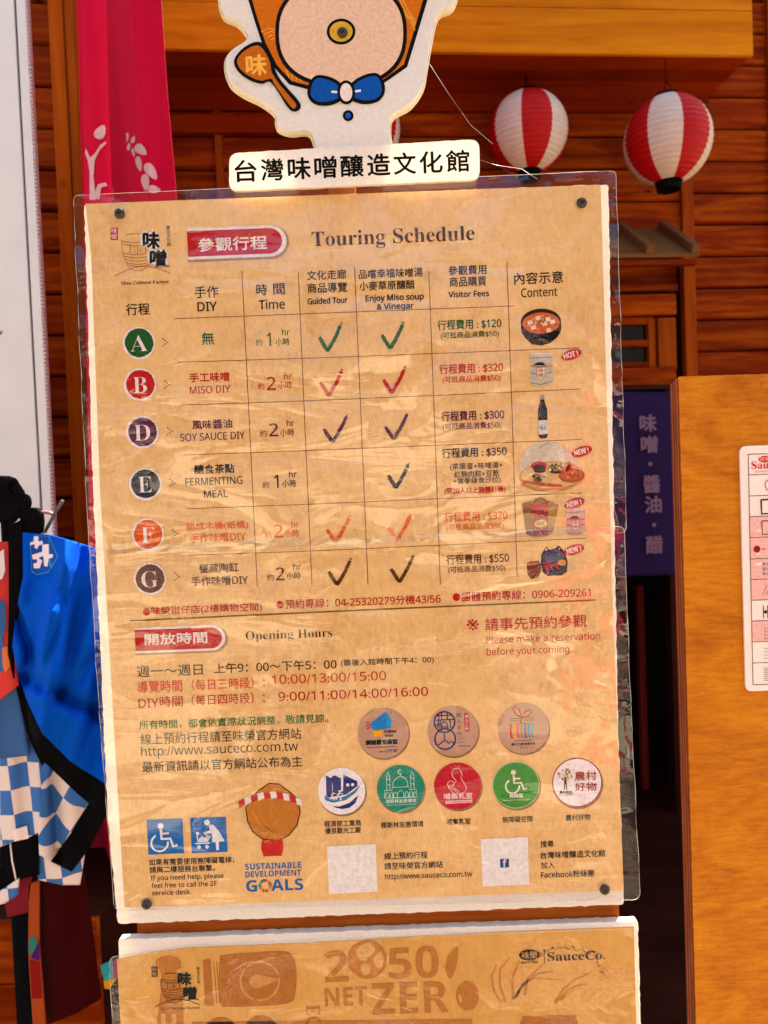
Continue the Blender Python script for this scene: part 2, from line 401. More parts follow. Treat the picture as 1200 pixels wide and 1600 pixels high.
# --- timber wall, plank by plank
def plank_mesh(x0, x1, h, t=0.022, g=0.006):
    """board with chamfered long edges; local z from 0 to h"""
    prof = [(0, 0.0), (-t * 0.55, 0.0 + g * 0.3), (-t, g * 1.3), (-t - 0.001, h * 0.5), (-t, h - g * 1.3), (-t * 0.55, h - g * 0.3), (0, h)]
    bm = bmesh.new(); A = [bm.verts.new((x0, y, z)) for y, z in prof]; B = [bm.verts.new((x1, y, z)) for y, z in prof]
    for i in range(len(prof)): j = (i + 1) % len(prof); bm.faces.new((A[i], B[i], B[j], A[j]))
    bm.faces.new(A[::-1]); bm.faces.new(B); bmesh.ops.recalc_face_normals(bm, faces=bm.faces)
    me = bpy.data.meshes.new('plank'); bm.to_mesh(me); bm.free(); return me
def planks(parent, x0, x1, z0, z1, zj, step, mat, y=0.0):
    me = plank_mesh(x0, x1, step - 0.004); me.materials.append(mat)
    k = math.ceil((z0 - zj) / step); z = zj + k * step
    while z < z1 - 0.02:
        o = bpy.data.objects.new('plank', me); COL.objects.link(o); o.parent = parent
        o.location = (random.uniform(-.002, .002), y + random.uniform(-.0015, .0015), z + 0.002); z += step
house = frame_empty('timber_house_wall', BACK, label='orange stained plank wall of the timber house behind the signs and lanterns', cat='wall')
ZT = 3.95
xb1 = uvb(1062, 450)[0]; xb2 = uvb(1080, 450)[0]; xtr = uvb(1194, 200)[0]
xc1 = uvb(338, 250)[0]; xc2 = uvb(350, 250)[0]; xdl = uvb(640, 500)[0]
zj = uvb(1130, 451)[1]; st = (uvb(1130, 353)[1] - uvb(1130, 549)[1]) / 4
zlint = uvb(1000, 412)[1]
planks(house, xb2 - 0.002, xtr + 0.01, 0.1, ZT, zj, st, W_WALL)
planks(house, xtr + 0.06, xtr + 1.6, 0.1, ZT, zj + 0.03, st, W_WALL)
za = uvb(860, 317)[1]
planks(house, xc2 - 0.01, xb1 + 0.002, zlint, ZT, za, st, W_WALL)
planks(house, xc2 - 0.01, xdl, 0.1, zlint - 0.004, za, st, W_WALL)
zc = uvb(300, 268)[1]
planks(house, xc1 - 1.5, xc1 + 0.002, 0.1, ZT, zc, st, W_WALL)
for x0, x1, n in ((xb1, xb2, 0), (xc1, xc2, 0), (xtr, xtr + 0.07, 0)):
    box('batten', x0, x1, -0.04, 0, 0.1, ZT, W_WALLV, house, 0.003)
box('wall_backing', xc1 - 1.5, xb2, 0.001, 0.03, zlint, ZT, W_DARK, house)
box('wall_backing', xb2, xtr + 1.6, 0.001, 0.03, 0.1, ZT, W_DARK, house)
box('wall_backing', xc1 - 1.5, xdl, 0.001, 0.03, 0.1, zlint, W_DARK, house)
zl = uvb(800, 163)[1]
box('ledger_board', xc1 - 1.5, uvb(1098, 163)[0], -0.05, -0.0235, zl - 0.05, zl + 0.06, W_SOFF, house, 0.003)
box('ledger_board', xc1 - 0.22, uvb(560, 163)[0], -0.06, -0.0245, uvb(300, 165)[1] - 0.13, uvb(300, 165)[1] - 0.06, W_SOFF, house, 0.003)

# --- boxed eave above
eave = frame_empty('boxed_eave', BACK, label='boxed pine eave with knotty fascia boards across the top, lanterns below it', cat='eave')
DF = -0.335
ze = uvb(1173, 91, DF)[1]; xr = uvb(1173, 91, DF)[0]; xl = xc1 - 1.2
z1 = uvb(1100, 20, DF)[1]
def fboard(z0, z1): box('fascia_board', xl, xr, DF - 0.018, DF, z0, z1, W_FASC, eave, 0.0025)
fboard(ze + 0.0, z1 - 0.002); fboard(z1, z1 + 0.17); fboard(z1 + 0.172, z1 + 0.342); fboard(z1 + 0.344, ZT - 0.1)
n = 3
for i in range(n):
    y0 = DF + 0.002 + (-DF - 0.05) * i / n; y1 = DF + (-DF - 0.05) * (i + 1) / n
    box('soffit_board', xl + 0.001, xr - 0.002, y0, y1, ze + 0.008, ze + 0.026, W_SOFF, eave, 0.002)
box('end_board', xr - 0.02, xr - 0.001, DF + 0.001, -0.026, ze + 0.028, ZT - 0.1, W_FASC, eave, 0.002)
box('top_board', xl, xr + 0.01, DF - 0.03, 0.03, ZT - 0.098, ZT - 0.07, W_OLD, eave, 0.002)

# --- little slatted awning and doorway
awn = frame_empty('slatted_awning', BACK, label='small sloping plank awning with raised battens above the doorway', cat='awning')
DA = -0.30
za0 = uvb(1040, 366)[1]; za1 = uvb(1090, 402, DA)[1]; xar = uvb(1092, 395, DA)[0]; xal = xdl - 0.05
def slab(name, x0, x1, lift, th, mat, par):
    d = Vector((0, DA, za1 - za0)).normalized(); nn = Vector((0, d.z, -d.y)); nn = nn if nn.z > 0 else -nn
    A = Vector((0, -0.026, za0)); B = Vector((0, DA, za1))
    bm = bmesh.new(); q = [A + nn * lift, B + nn * lift, B + nn * (lift + th), A + nn * (lift + th)]
    a = [bm.verts.new((x0, p.y, p.z)) for p in q]; c = [bm.verts.new((x1, p.y, p.z)) for p in q]
    for i in range(4): j = (i + 1) % 4; bm.faces.new((a[i], c[i], c[j], a[j]))
    bm.faces.new(a); bm.faces.new(c[::-1]); bmesh.ops.recalc_face_normals(bm, faces=bm.faces)
    return bm_obj(name, bm, mat, par, bevel=0.002)
slab('roof_board', xal, xar, 0, 0.015, W_OLD, awn)
x = xar - 0.035
while x > xal: slab('batten', x, x + 0.032, 0.0155, 0.03, W_OLD, awn); x -= 0.178
box('front_rail', xal, xar - 0.005, DA + 0.004, DA + 0.03, za1 - 0.026, za1 - 0.003, W_WALL, awn, 0.002)

door = frame_empty('shop_doorway', BACK, label='timber doorway with a small two-pane window over the dark entrance', cat='doorway')
def pbox(name, px0, px1, py0, py1, d0, d1, mat, par, bev=0.003, uvf=None):
    f = uvf or BACK; m = ((px0 + px1) / 2, (py0 + py1) / 2)
    a = f.uv(px0, m[1], d0)[0]; c = f.uv(px1, m[1], d0)[0]; zt = f.uv(m[0], py0, d0)[1]; zb = f.uv(m[0], py1, d0)[1]
    return box(name, a, c, d0, d1, zb, zt, mat, par, bev)
pbox('lintel', 640, 1059, 413, 455, 0.028, 0.0312, W_WALL, door); pbox('lintel_rail', 640, 1060, 447, 457, -0.024, 0.027, W_WALL, door)
pbox('frame_head', 640, 1057, 462, 495, -0.045, 0.03, W_WALL, door)
pbox('frame_jamb', 1029, 1057, 496, 577, -0.040, 0.03, W_WALLV, door)
pbox('sill_board', 640, 1057, 578, 606, -0.055, 0.03, W_WALL, door)
pbox('door_jamb', 1048, 1062, 607, 1300, -0.03, 0.03, W_DARK, door)
win = pbox('sash_rail', 700, 1022, 498, 509, -0.022, 0.02, W_WALL, door)
pbox('sash_rail', 700, 1022, 534, 545, -0.022, 0.02, W_WALL, door)
pbox('sash_rail', 700, 1022, 569, 577, -0.022, 0.02, W_WALL, door)
pbox('sash_stile', 1014, 1025, 497, 577, -0.026, 0.02, W_WALLV, door)
GLASS = plain('dark_glass', (0.004, 0.004, 0.006, 1), 0.12, 0.5)
pbox('pane', 700, 1016, 509, 534, 0.002, 0.006, GLASS, door, 0)
pbox('pane', 700, 1016, 545, 569, 0.002, 0.006, GLASS, door, 0)
box('back_panel', xdl, xb2 + .03, 0.0315, 0.05, uvb(900, 606)[1], zlint + .05, W_DARK, door)
# the dark room behind the doorway
room = frame_empty('shop_interior', BACK, kind='structure')
za_, zb_ = 0.101, uvb(900, 600)[1]
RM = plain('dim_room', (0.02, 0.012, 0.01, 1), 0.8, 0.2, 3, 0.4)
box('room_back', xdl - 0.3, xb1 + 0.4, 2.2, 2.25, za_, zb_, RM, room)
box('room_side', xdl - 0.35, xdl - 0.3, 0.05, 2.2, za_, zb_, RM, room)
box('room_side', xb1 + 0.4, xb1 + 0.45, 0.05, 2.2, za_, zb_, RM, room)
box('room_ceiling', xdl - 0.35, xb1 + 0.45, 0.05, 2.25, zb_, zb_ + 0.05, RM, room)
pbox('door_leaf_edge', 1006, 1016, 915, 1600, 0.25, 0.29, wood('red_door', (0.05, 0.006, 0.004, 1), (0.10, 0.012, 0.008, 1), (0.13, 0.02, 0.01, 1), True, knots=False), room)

# --- noren
NV = plain('navy_cloth', (0.016, 0.008, 0.040, 1), 0.9, 0.05, 900, 0.2, 0.4)
def cloth(name, fr, outline, fold, mat, parent, step=8, thick=0.004, px=True, d=0.0, uvw=None):
    """closed cloth body from an outline; fold(u,z) gives local y"""
    pts = [fr.uv(*p, d=d) for p in outline] if px else outline
    k = fr.sc(*outline[0], d=d) * step if px else step
    # densify the rim
    rim = []
    for i in range(len(pts)):
        a, c = Vector(pts[i]), Vector(pts[(i + 1) % len(pts)]); m = max(1, int((c - a).length / k))
        rim += [a.lerp(c, j / m) for j in range(m)]
    xs = [p.x for p in rim]; zs = [p.y for p in rim]
    def inside(p):
        r = False; j = len(rim) - 1
        for i in range(len(rim)):
            if (rim[i].y > p.y) != (rim[j].y > p.y) and p.x < (rim[j].x - rim[i].x) * (p.y - rim[i].y) / (rim[j].y - rim[i].y) + rim[i].x: r = not r
            j = i
        return r
    inner = []; x = min(xs) + k / 2; q = 0
    while x < max(xs):
        z = min(zs) + k / 2 * (1 + q % 2 * .5)
        while z < max(zs):
            p = Vector((x, z))
            if inside(p) and min((p - r).length for r in rim) > k * 0.35: inner.append(p)
            z += k
        x += k * .9; q += 1
    res = delaunay_2d_cdt(rim + inner, [], [list(range(len(rim)))], 1, 1e-6)
    n = len(res[0]); vs = []
    for sg in (-1, 1):
        for p in res[0]:
            dd = d + fold(p.x, p.y); q_ = fr.shift(p.x, p.y, d, dd); vs.append((q_[0], dd + sg * thick / 2, q_[1]))
    fs = [tuple(f) for f in res[2]]; cnt = {}
    for f in fs:
        for i in range(len(f)):
            e = (f[i], f[(i + 1) % len(f)]); cnt[e] = cnt.get(e, 0) + 1
    side = [(a, c, c + n, a + n) for (a, c) in cnt if (c, a) not in cnt]
    allf = fs + [tuple(i + n for i in f[::-1]) for f in fs] + side
    o = mesh_obj(name, vs, allf, mat, parent, smooth=True)
    bm = bmesh.new(); bm.from_mesh(o.data); bmesh.ops.recalc_face_normals(bm, faces=bm.faces); bm.to_mesh(o.data); bm.free()
    return o
DN = -0.12
nor = frame_empty('shop_curtain', BACK, label='navy blue shop curtain with pale vertical lettering hanging in the doorway', cat='curtain')
cloth('curtain_panel', BACK, [(905, 611), (1056, 613), (1062, 898), (912, 902)], lambda u, z: 0.012 * math.sin(u * 14) * min(1, max(0, 2.0 - z) * 1.5), NV, nor, step=12, d=DN)
cloth('curtain_panel', BACK, [(745, 606), (902, 611), (909, 902), (750, 902)], lambda u, z: 0.012 * math.sin(u * 14 + 1) * min(1, max(0, 2.0 - z) * 1.5), NV, nor, step=16, d=DN)
tube('curtain_rod', [(uvb(740, 608, DN)[0], DN, uvb(900, 609, DN)[1]), (uvb(1058, 608, DN)[0], DN, uvb(900, 609, DN)[1])], 0.008, W_DARK, nor)
s = Sheet(BACK, DN - 0.018, nor)
PALE = (112, 88, 104)
for t, cx, cy, h in (('味', 1013, 662, 25), ('噌', 1015, 695, 25), ('醬', 1019, 757, 26), ('油', 1021, 789, 25), ('醋', 1023, 852, 26)):
    s.text(t, cx - 12.5, cx + 12.5, cy + h / 2, PALE, h=h, bold=0.9)
s.disc(1016, 725, 3.2, PALE); s.disc(1022, 820, 3.2, PALE); s.flush()

# --- left bay wall
lw = frame_empty('left_wall_bay', LEFT, label='near bay of orange plank wall with a corner post beside the white door', cat='wall')
def uvl(px, py, d=0.0): return LEFT.uv(px, py, d)
stl = (uvl(70, 461)[1] - uvl(70, 716)[1]) / 4; xL = uvl(94, 300)[0]; xP = uvl(131, 300)[0]
planks(lw, xL - 1.6, xL + 0.004, 0.1, 3.5, uvl(70, 461)[1], stl, W_WALL)
box('corner_post', xL, uvl(116, 300)[0], -0.045, 0.05, 0.1, 3.5, W_WALLV, lw, 0.004)
box('corner_post', uvl(116, 300)[0] + 0.001, xP, -0.035, 0.05, 0.1, 3.5, W_WALLV, lw, 0.004)
box('wall_backing', xL - 1.6, xP - 0.02, 0.051, 0.08, 0.1, 3.5, W_DARK, lw)
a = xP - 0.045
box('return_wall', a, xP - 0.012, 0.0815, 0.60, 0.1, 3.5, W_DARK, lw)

# --- white door
DOORF = Frame(1.9, 4.0, 30)
wd = frame_empty('white_door', DOORF, label='white panel door with ribbed edge trim at the far left of the wall', cat='door')
def dx(px, py=0): return DOORF.uv(px, py)[0]
xa = DOORF.uv(21, 0)[0]; xb = DOORF.uv(25, 0)[0]; xc = DOORF.uv(40, 0)[0]
box('door_panel', xa - 0.7, xa, 0, 0.035, 0.1, 3.1, WHITE_PVC, wd, 0.002)
box('edge_trim', xb, xc, -0.002, 0.03, 0.1, 3.1, WHITE_PVC, wd, 0.002)
box('gap_strip', xa - 0.001, xb + 0.001, 0.010, 0.028, 0.1, 3.1, DARKM, wd)  # dark strip painted in for the shaded gap beside the panel
bm = bmesh.new(); z = 0.12
while z < 3.08: bxm(bm, xc, xc + 0.0032, 0.002, 0.02, z, z + 0.005); z += 0.0095
tag(bm_obj('brush_teeth', bm, WHITE_PVC, wd), kind='stuff')
pr = Sheet(DOORF, -0.0005, wd); pr.line([(0, 523), (3, 517)], 3, (120, 60, 80)); pr.flush('mark')

# --- unseen far side of the lane, made up for the laminate to mirror
opp = empty('unseen_shop_front', (0, -4.2, 0), 0, 'unseen shop front across the lane, shaped for its reflection in the laminate film', 'building')
CREAM = plain('reflection_cream', (0.92, 0.80, 0.55, 1), 0.9, 0.2, 2.5, 0.1)  # pale tone chosen to give bright patches in the film
OD = plain('reflection_dark', (0.07, 0.04, 0.02, 1), .8, .1, 3, .3)  # dark tone standing in for a shaded front, keeps reflections low
box('front_wall', -7, 7, -0.3, 0, 0, 2.3, OD, opp, 0.01)
for x0, x1, z0, z1 in ((-3.4, -2.4, .1, 1.5), (-1.3, -.5, .4, 1.4), (-.45, .35, 1.86, 2.28), (-1.9, 2.0, 1.22, 1.72), (.9, 1.5, .2, 1.0), (1.6, 2.2, 1.8, 2.2), (4.1, 5.4, .2, 2.0), (-6.6, -5, .2, 2.1)): box('reflection_panel', x0, x1, 0.001, .04, z0, z1, CREAM, opp, .004)  # panels laid out to put pale glare bands into the film
for i, xx in enumerate((-4.6, -2.2, 0.4, 2.9)):
    box('opening', xx, xx + 1.1, 0.001, 0.03, 0.004, 1.9, plain('shopfront_dark', (0.03, 0.03, 0.035, 1), 0.3), opp)
refl_table = empty('reflection_table', (0, 0, 0), 0, 'unseen cream table with pink cloth, added in the lane for the laminate film to mirror', 'table')  # added table, out of view, for pale and pink patches in the film
box('table_front', .50, 1.95, -2.62, -2.58, .006, .74, CREAM, refl_table, .004); box('table_top', .46, 2.0, -3.1, -2.55, .741, .77, CREAM, refl_table, .004); box('pink_cloth', .92, 1.16, -3.11, -2.54, .7705, .775, plain('pink_cloth', (.85, .10, .14, 1), .8), refl_table); box('pink_drop', .92, 1.16, -2.5795, -2.572, .2, .77, plain('pink_cloth', (.85, .10, .14, 1), .8), refl_table)
for lx in (.66, 1.70): box('leg', lx, lx + .05, -3.08, -3.03, .006, .74, OD, refl_table)
refl_board = box('reflection_board', -1.75, -.75, -2.62, -2.58, .006, .95, CREAM); tag(refl_board, 'unseen plain cream board, added in the lane to brighten the lower left film reflection', 'board')  # added board, there only as a pale patch in the film
UPM = plain('upper_cladding', (0.05, 0.03, 0.02, 1), 0.8, 0.2, 3, 0.2)
for x0, x1, z1 in ((-7, -1.3, 4.6), (-1.299, 1.0, 2.9), (1.001, 2.6, 4.2), (2.601, 3.4, 2.75), (3.401, 7, 5.0)): box('upper_wall', x0, x1, -0.4, -0.1, 2.301, z1, UPM, opp)  # heights stepped so the creased film catches gaps of sky
RB = plain('reflection_pink', (0.75, 0.06, 0.10, 1), 0.8)
for xx, z0, z1 in ((1.1, 0.5, 2.0), (2.2, 0.3, 1.6), (-3.1, 0.4, 1.9)):  # flags added only to tint the film's reflections pink
    box('reflection_flag', xx, xx + 0.45, 0.5, 0.52, z0, z1, RB, opp); box('reflection_flag_pole', xx - 0.02, xx - 0.001, 0.5, 0.52, 0.004, z1 + .03, BLACK, opp)

# ================================================================ LANTERNS
PR = plain('red_lantern_paper', (0.32, 0.003, 0.002, 1), 0.5, 0.12, 30, 0.1)
PW = plain('white_lantern_paper', (0.50, 0.40, 0.32, 1), 0.5, 0.1, 30, 0.06)
def lantern(px, py, d, rpx, turn, label, group='paper lanterns under the eave'):
    u, z = uvb(px, py, d); k = BACK.sc(px, py, d); R = rpx * k
    W = BACK.o + BACK.ax * u + BACK.n * d
    t = empty('paper_lantern', (W.x, W.y, z), turn, label, 'lantern', group)
    ny, na = 110, 64; H = R * 0.98; rings = 20
    vs, fs, mi = [], [], []
    for j in range(ny + 1):
        a = -PI / 2 + PI * j / ny; a = max(-1.24, min(1.24, a * 0.80))
        zz = H * math.sin(a) / math.sin(1.24) ; rr = R * math.cos(a)
        rr *= 1 + 0.034 * (abs(math.sin(rings * PI * j / ny)) - 0.5)
        for i in range(na):
            b_ = 2 * PI * i / na; vs.append((rr * math.cos(b_), rr * math.sin(b_), zz))
    for j in range(ny):
        for i in range(na):
            fs.append((j * na + i, j * na + (i + 1) % na, (j + 1) * na + (i + 1) % na, (j + 1) * na + i)); mi.append((i * 8 // na) % 2)
    mesh_obj('lantern_shade', vs, fs, [PR, PW], t, mi, smooth=True)
    for name, zz, h in (('bottom_ring', -H - 0.030, 0.036), ('top_ring', H - 0.008, 0.022)):
        bm = bmesh.new(); rr = R * 0.275; n = 28; cs = []
        for (r_, z_) in ((rr, 0), (rr * 1.05, h * .2), (rr, h), (rr * .86, h), (rr * .84, 0)):
            cs.append([bm.verts.new((r_ * math.cos(2 * PI * i / n), r_ * math.sin(2 * PI * i / n), zz + z_)) for i in range(n)])
        for q in range(5):
            for i in range(n): bm.faces.new((cs[q][i], cs[q][(i + 1) % n], cs[(q + 1) % 5][(i + 1) % n], cs[(q + 1) % 5][i]))
        bmesh.ops.recalc_face_normals(bm, faces=bm.faces); bm_obj(name, bm, BLACK, t, smooth=True)
    tube('hanging_wire', [(-R * .3, 0, H + 0.02), (0, 0, H + 0.02 + min(0.05, 3.0)), (R * .3, 0, H + 0.02)], 0.002, BLACK, t, 6)
    tube('cord', [(0, 0, H + 0.068), (0, 0, max(ze + 0.007 - z, H + .09))], 0.002, BLACK, t, 6)
    return t
import functools
TW = PI / 8
lantern(825, 208, -0.20, 59.5, math.radians(-90 - 22.5 + 3), 'round red and white paper lantern just above the laminated sign corner')
lantern(1043, 220, -0.50 + 0.19, 63, math.radians(-90 - 22.5 + 22), 'round red and white paper lantern hanging lowest at the right end of the eave')
lantern(566, 203, -0.18, 58, math.radians(-90 + 20), 'paper lantern almost hidden behind the cut-out topper')

# ================================================================ CRIMSON BANNER
BAN = Frame(1.78, 0, 200)
CR = plain('crimson_cloth', (0.46, 0.003, 0.026, 1), 0.85, 0.05, 700, 0.1, 0.3)
bn = frame_empty('crimson_banner', BAN, label='crimson hanging banner with pale leaf wreath print, folded beside the sign', cat='banner')
kx = BAN.sc(200, 200)
def banfold(u, z):
    q = (u - BAN.uv(200, 150)[0]) / kx + 200 - (2.9 - 0) * 0      # horizontal position in photo pixels near the top
    top = BAN.uv(200, 150)[1]; q += (z - top) / kx * 0.035
    def sm(x): x = max(0, min(1, x)); return x * x * (3 - 2 * x)
    return 0.62 * (1 - sm((q - 140) / 84)) ** 1.2 + 0.006 * math.sin(q * 0.11)
def flapfold(u, z):
    q = (u - BAN.uv(200, 150)[0]) / kx + 200 + (z - BAN.uv(200, 150)[1]) / kx * 0.035
    return 0.010 * math.sin(q * 0.10) + (0.03 * ((140 - q) / 14) ** 2 if q < 140 else 0)
cloth('banner_cloth', BAN, [(118, -260), (247, -260), (252, 0), (262, 150), (278, 330), (300, 700), (290, 1100), (270, 1525), (170, 1520), (140, 700), (120, 0)], banfold, CR, bn, step=9, thick=0.003)
cloth('banner_flap', BAN, [(127, -260), (164, -260), (166, 0), (170, 180), (176, 330), (186, 700), (188, 1100), (190, 1500), (158, 1520), (145, 1300), (138, 700), (132, 300), (128, 0)], flapfold, CR, bn, step=8, thick=0.003, d=-.10)
GLY = ink(206, 160, 160)
def drape(name, pts, fold, m, par, d, fr, eps=0.003, g=0.006):
    """thin print that follows the folds of a cloth"""
    q = [Vector(fr.uv(*p, d=d)) for p in pts]; rim = []
    for i in range(len(q)):
        a, c = q[i], q[(i + 1) % len(q)]; n_ = max(1, int((c - a).length / g)); rim += [a.lerp(c, j / n_) for j in range(n_)]
    def ins(p):
        r = False; j = len(q) - 1
        for i in range(len(q)):
            if (q[i].y > p.y) != (q[j].y > p.y) and p.x < (q[j].x - q[i].x) * (p.y - q[i].y) / (q[j].y - q[i].y) + q[i].x: r = not r
            j = i
        return r
    inner = []; x = min(p.x for p in q) + g / 2
    while x < max(p.x for p in q):
        z = min(p.y for p in q) + g / 2
        while z < max(p.y for p in q):
            p = Vector((x, z))
            if ins(p) and min((p - r_).length for r_ in rim) > g * .4: inner.append(p)
            z += g
        x += g
    res = delaunay_2d_cdt(rim + inner, [], [list(range(len(rim)))], 1, 1e-6)
    V_ = []
    for p in res[0]:
        dd = d + fold(p.x, p.y) - eps; q_ = fr.shift(p.x, p.y, d, dd); V_.append((q_[0], dd, q_[1]))
    return mesh_obj(name, V_, [tuple(f) for f in res[2]], m, par, smooth=True)
def on_ban(pts, name='leaf_print', m=None):
    f = sum(p[0] for p in pts) / len(pts) < 167.5
    pts = [(min(p[0], 168), p[1]) if f else p for p in pts]
    drape(name, pts, flapfold if f else banfold, m or GLY, bn, -.10 if f else 0, BAN, .004)
def ell(cx, cy, a, b_, rot, n=18):
    r = math.radians(rot); out = []
    for i in range(n):
        t = 2 * PI * i / n; x = a * math.cos(t); y = b_ * math.sin(t) * (1 - 0.35 * math.cos(t))
        out.append((cx + x * math.cos(r) - y * math.sin(r), cy + x * math.sin(r) + y * math.cos(r)))
    return out
for e in ((157, 206, 12, 8, -60), (180, 209, 6, 4, 100), (184, 226, 12, 5.5, 30), (197, 215, 8, 4, -70), (208, 218, 6, 3, -70), (201, 229, 6, 2.5, -75), (220, 234, 11, 7, 40), (208, 238, 7, 2.2, 75),
          (217, 256, 12, 4.5, 78), (236, 268, 15, 7.5, 55), (227, 285, 13, 6, 85), (241, 296, 10, 6, 10), (172, 217, 9, 4.5, 65)): on_ban(ell(*e))
on_ban([(134, 232), (141, 246), (148, 240), (157, 226), (165, 221), (166, 224), (156, 234), (148, 250), (146, 275), (150, 312), (140, 312), (140, 268), (137, 250), (133, 240)], 'stem_print')
on_ban([(150, 310), (148, 300), (153, 288), (165, 285), (170, 290), (158, 293), (155, 312)], 'stem_print')
on_ban([(183, 258), (190, 262), (202, 276), (198, 290), (205, 312), (178, 312), (180, 290)], 'stem_print')
on_ban([(172, 268), (176, 284), (179, 312), (173, 312), (172, 290)], 'stem_print')
for pts, c in (([(157, 1508), (176, 1500), (178, 1528), (163, 1531)], (60, 170, 175)), ([(176, 1502), (186, 1498), (188, 1526), (178, 1528)], (170, 40, 110)), ([(162, 1532), (182, 1528), (172, 1545), (164, 1544)], (220, 160, 30))):
    pp = [BAN.uv(*p, d=-0.10) for p in pts]
    prism('pennant_print', pp, -0.102, -0.100, ink(*c), bn)

# ================================================================ SCREWS
def screw(px, py, y, fr, parent, r=0.0048):
    u, z = fr.uv(px, py, y); bm = bmesh.new(); n = 28; prof = [(0.0, -1.0), (0.35, -0.96), (0.7, -0.78), (0.92, -0.45), (1.0, 0.0)]
    rings = []
    for rr, yy in prof[1:]: rings.append([bm.verts.new((u + r * rr * math.cos(2 * PI * i / n), y + r * 0.5 * yy, z + r * rr * math.sin(2 * PI * i / n))) for i in range(n)])
    for q in range(3):
        for i in range(n): bm.faces.new((rings[q][i], rings[q][(i + 1) % n], rings[q + 1][(i + 1) % n], rings[q + 1][i]))
    bm.faces.new(rings[0]); bmesh.ops.recalc_face_normals(bm, faces=bm.faces)
    o = bm_obj('screw', bm, SCREWM, parent, smooth=True)
    a = random.uniform(0, PI / 2); bm = bmesh.new()
    for k in range(2):
        c, s_ = math.cos(a + k * PI / 2), math.sin(a + k * PI / 2)
        vs = [bm.verts.new((u + p * c * r - q * s_ * r, y - r * 0.5 - 0.00015 - k * 0.00005, z + p * s_ * r + q * c * r)) for p, q in ((-.5, -.11), (.5, -.11), (.5, .11), (-.5, .11))]
        bm.faces.new(vs)
    bm_obj('cross_slot', bm, plain_black, o)
    return o
plain_black = plain('slot_shadow', (0.006, 0.005, 0.004, 1), 0.9)

def rough_outline(corners, step=0.006, amp=0.0006, r=0.006, seed=1):
    """polygon (x,z) with rounded corners and a hand-cut uneven edge"""
    rnd = random.Random(seed); out = []; n = len(corners)
    for i in range(n):
        p = Vector(corners[i]); a = Vector(corners[i - 1]); c = Vector(corners[(i + 1) % n])
        da = (a - p).normalized(); dc = (c - p).normalized()
        s0 = p + da * r; s1 = p + dc * r
        for k in range(5):
            t = k / 4; out.append((1 - t) ** 2 * s0 + 2 * t * (1 - t) * p + t * t * s1)
        e = c - dc * r; m = int((e - s1).length / step)
        nn = Vector((-dc.y, dc.x))
        for k in range(1, m): out.append(s1.lerp(e, k / m) + nn * rnd.uniform(-amp, amp))
    return [(p.x, p.y) for p in out]

# ================================================================ EASEL BOARD
easel = empty('notice_easel', (0, 0, 0), 0, 'varnished reddish plywood notice board that carries the laminated signs', 'notice board')
prism('panel', rough_outline([SIGN.uv(215, 1469, .012), SIGN.uv(968, 1438, .012), SIGN.uv(925, 330, .012), SIGN.uv(180, 350, .012)], amp=0, r=0.006), 0.0115, 0.026, W_EASEL, easel, 0.001)
xq = SIGN.uv(535, 300, .04)[0]
box('post', xq - 0.016, xq + 0.016, 0.0265, 0.058, 0.02, SIGN.uv(535, 20, .03)[1], W_EASEL, easel, 0.002)
prism('lower_panel', rough_outline([SIGN.uv(215, 1800, .012), (SIGN.uv(960, 1800, .012)[0], SIGN.uv(215, 1800, .012)[1]), SIGN.uv(960, 1460, .012), SIGN.uv(215, 1490, .012)], amp=0), 0.0115, 0.026, W_EASEL, easel, 0.001)
for sx in (-0.25, 0.25): box('leg', sx - 0.02, sx + 0.02, 0.03, 0.06, 0.0, 0.95, W_EASEL, easel, 0.002)

# ================================================================ TOURING SCHEDULE SIGN
ts = empty('touring_schedule_sign', (0, 0, 0), 0, 'large laminated tan poster headed Touring Schedule, screwed on by four screws', 'sign')
U = SIGN.uv
prism('foam_board', rough_outline([U(184, 1444), U(975, 1414), U(966, 1150), U(951, 288), U(131, 319), U(145, 760), U(168, 1280)], amp=0.0007, r=0.004), 0.0, 0.011, FOAM, ts, 0.0008, sidemat=FOAM_SIDE)
PY = -0.0009
pc = [U(195, 1418, PY), U(974.5, 1391, PY), U(957, 930, PY), U(938.5, 288.5, PY), U(133.5, 318.5, PY), U(142.5, 400, PY), U(156, 760, PY), U(187.5, 1300, PY)]
prism('printed_sheet', pc, PY, -0.0001, PAPER, ts)
S = Sheet(SIGN, PY - 0.0003, ts)
BLK = (38, 24, 22); DKB = (45, 30, 26); RED = (188, 22, 18); GRN = (20, 92, 38); PUR = (92, 14, 72); NVY = (20, 22, 52); ORG = (222, 92, 22); BRN = (98, 50, 18)
WHT = (236, 226, 222); LINE = (110, 62, 36)
# title
S.text('Touring Schedule', 487.5, 741.7, 385, (72, 22, 18), h=23, style='serif', off=-0.004); S.flush()
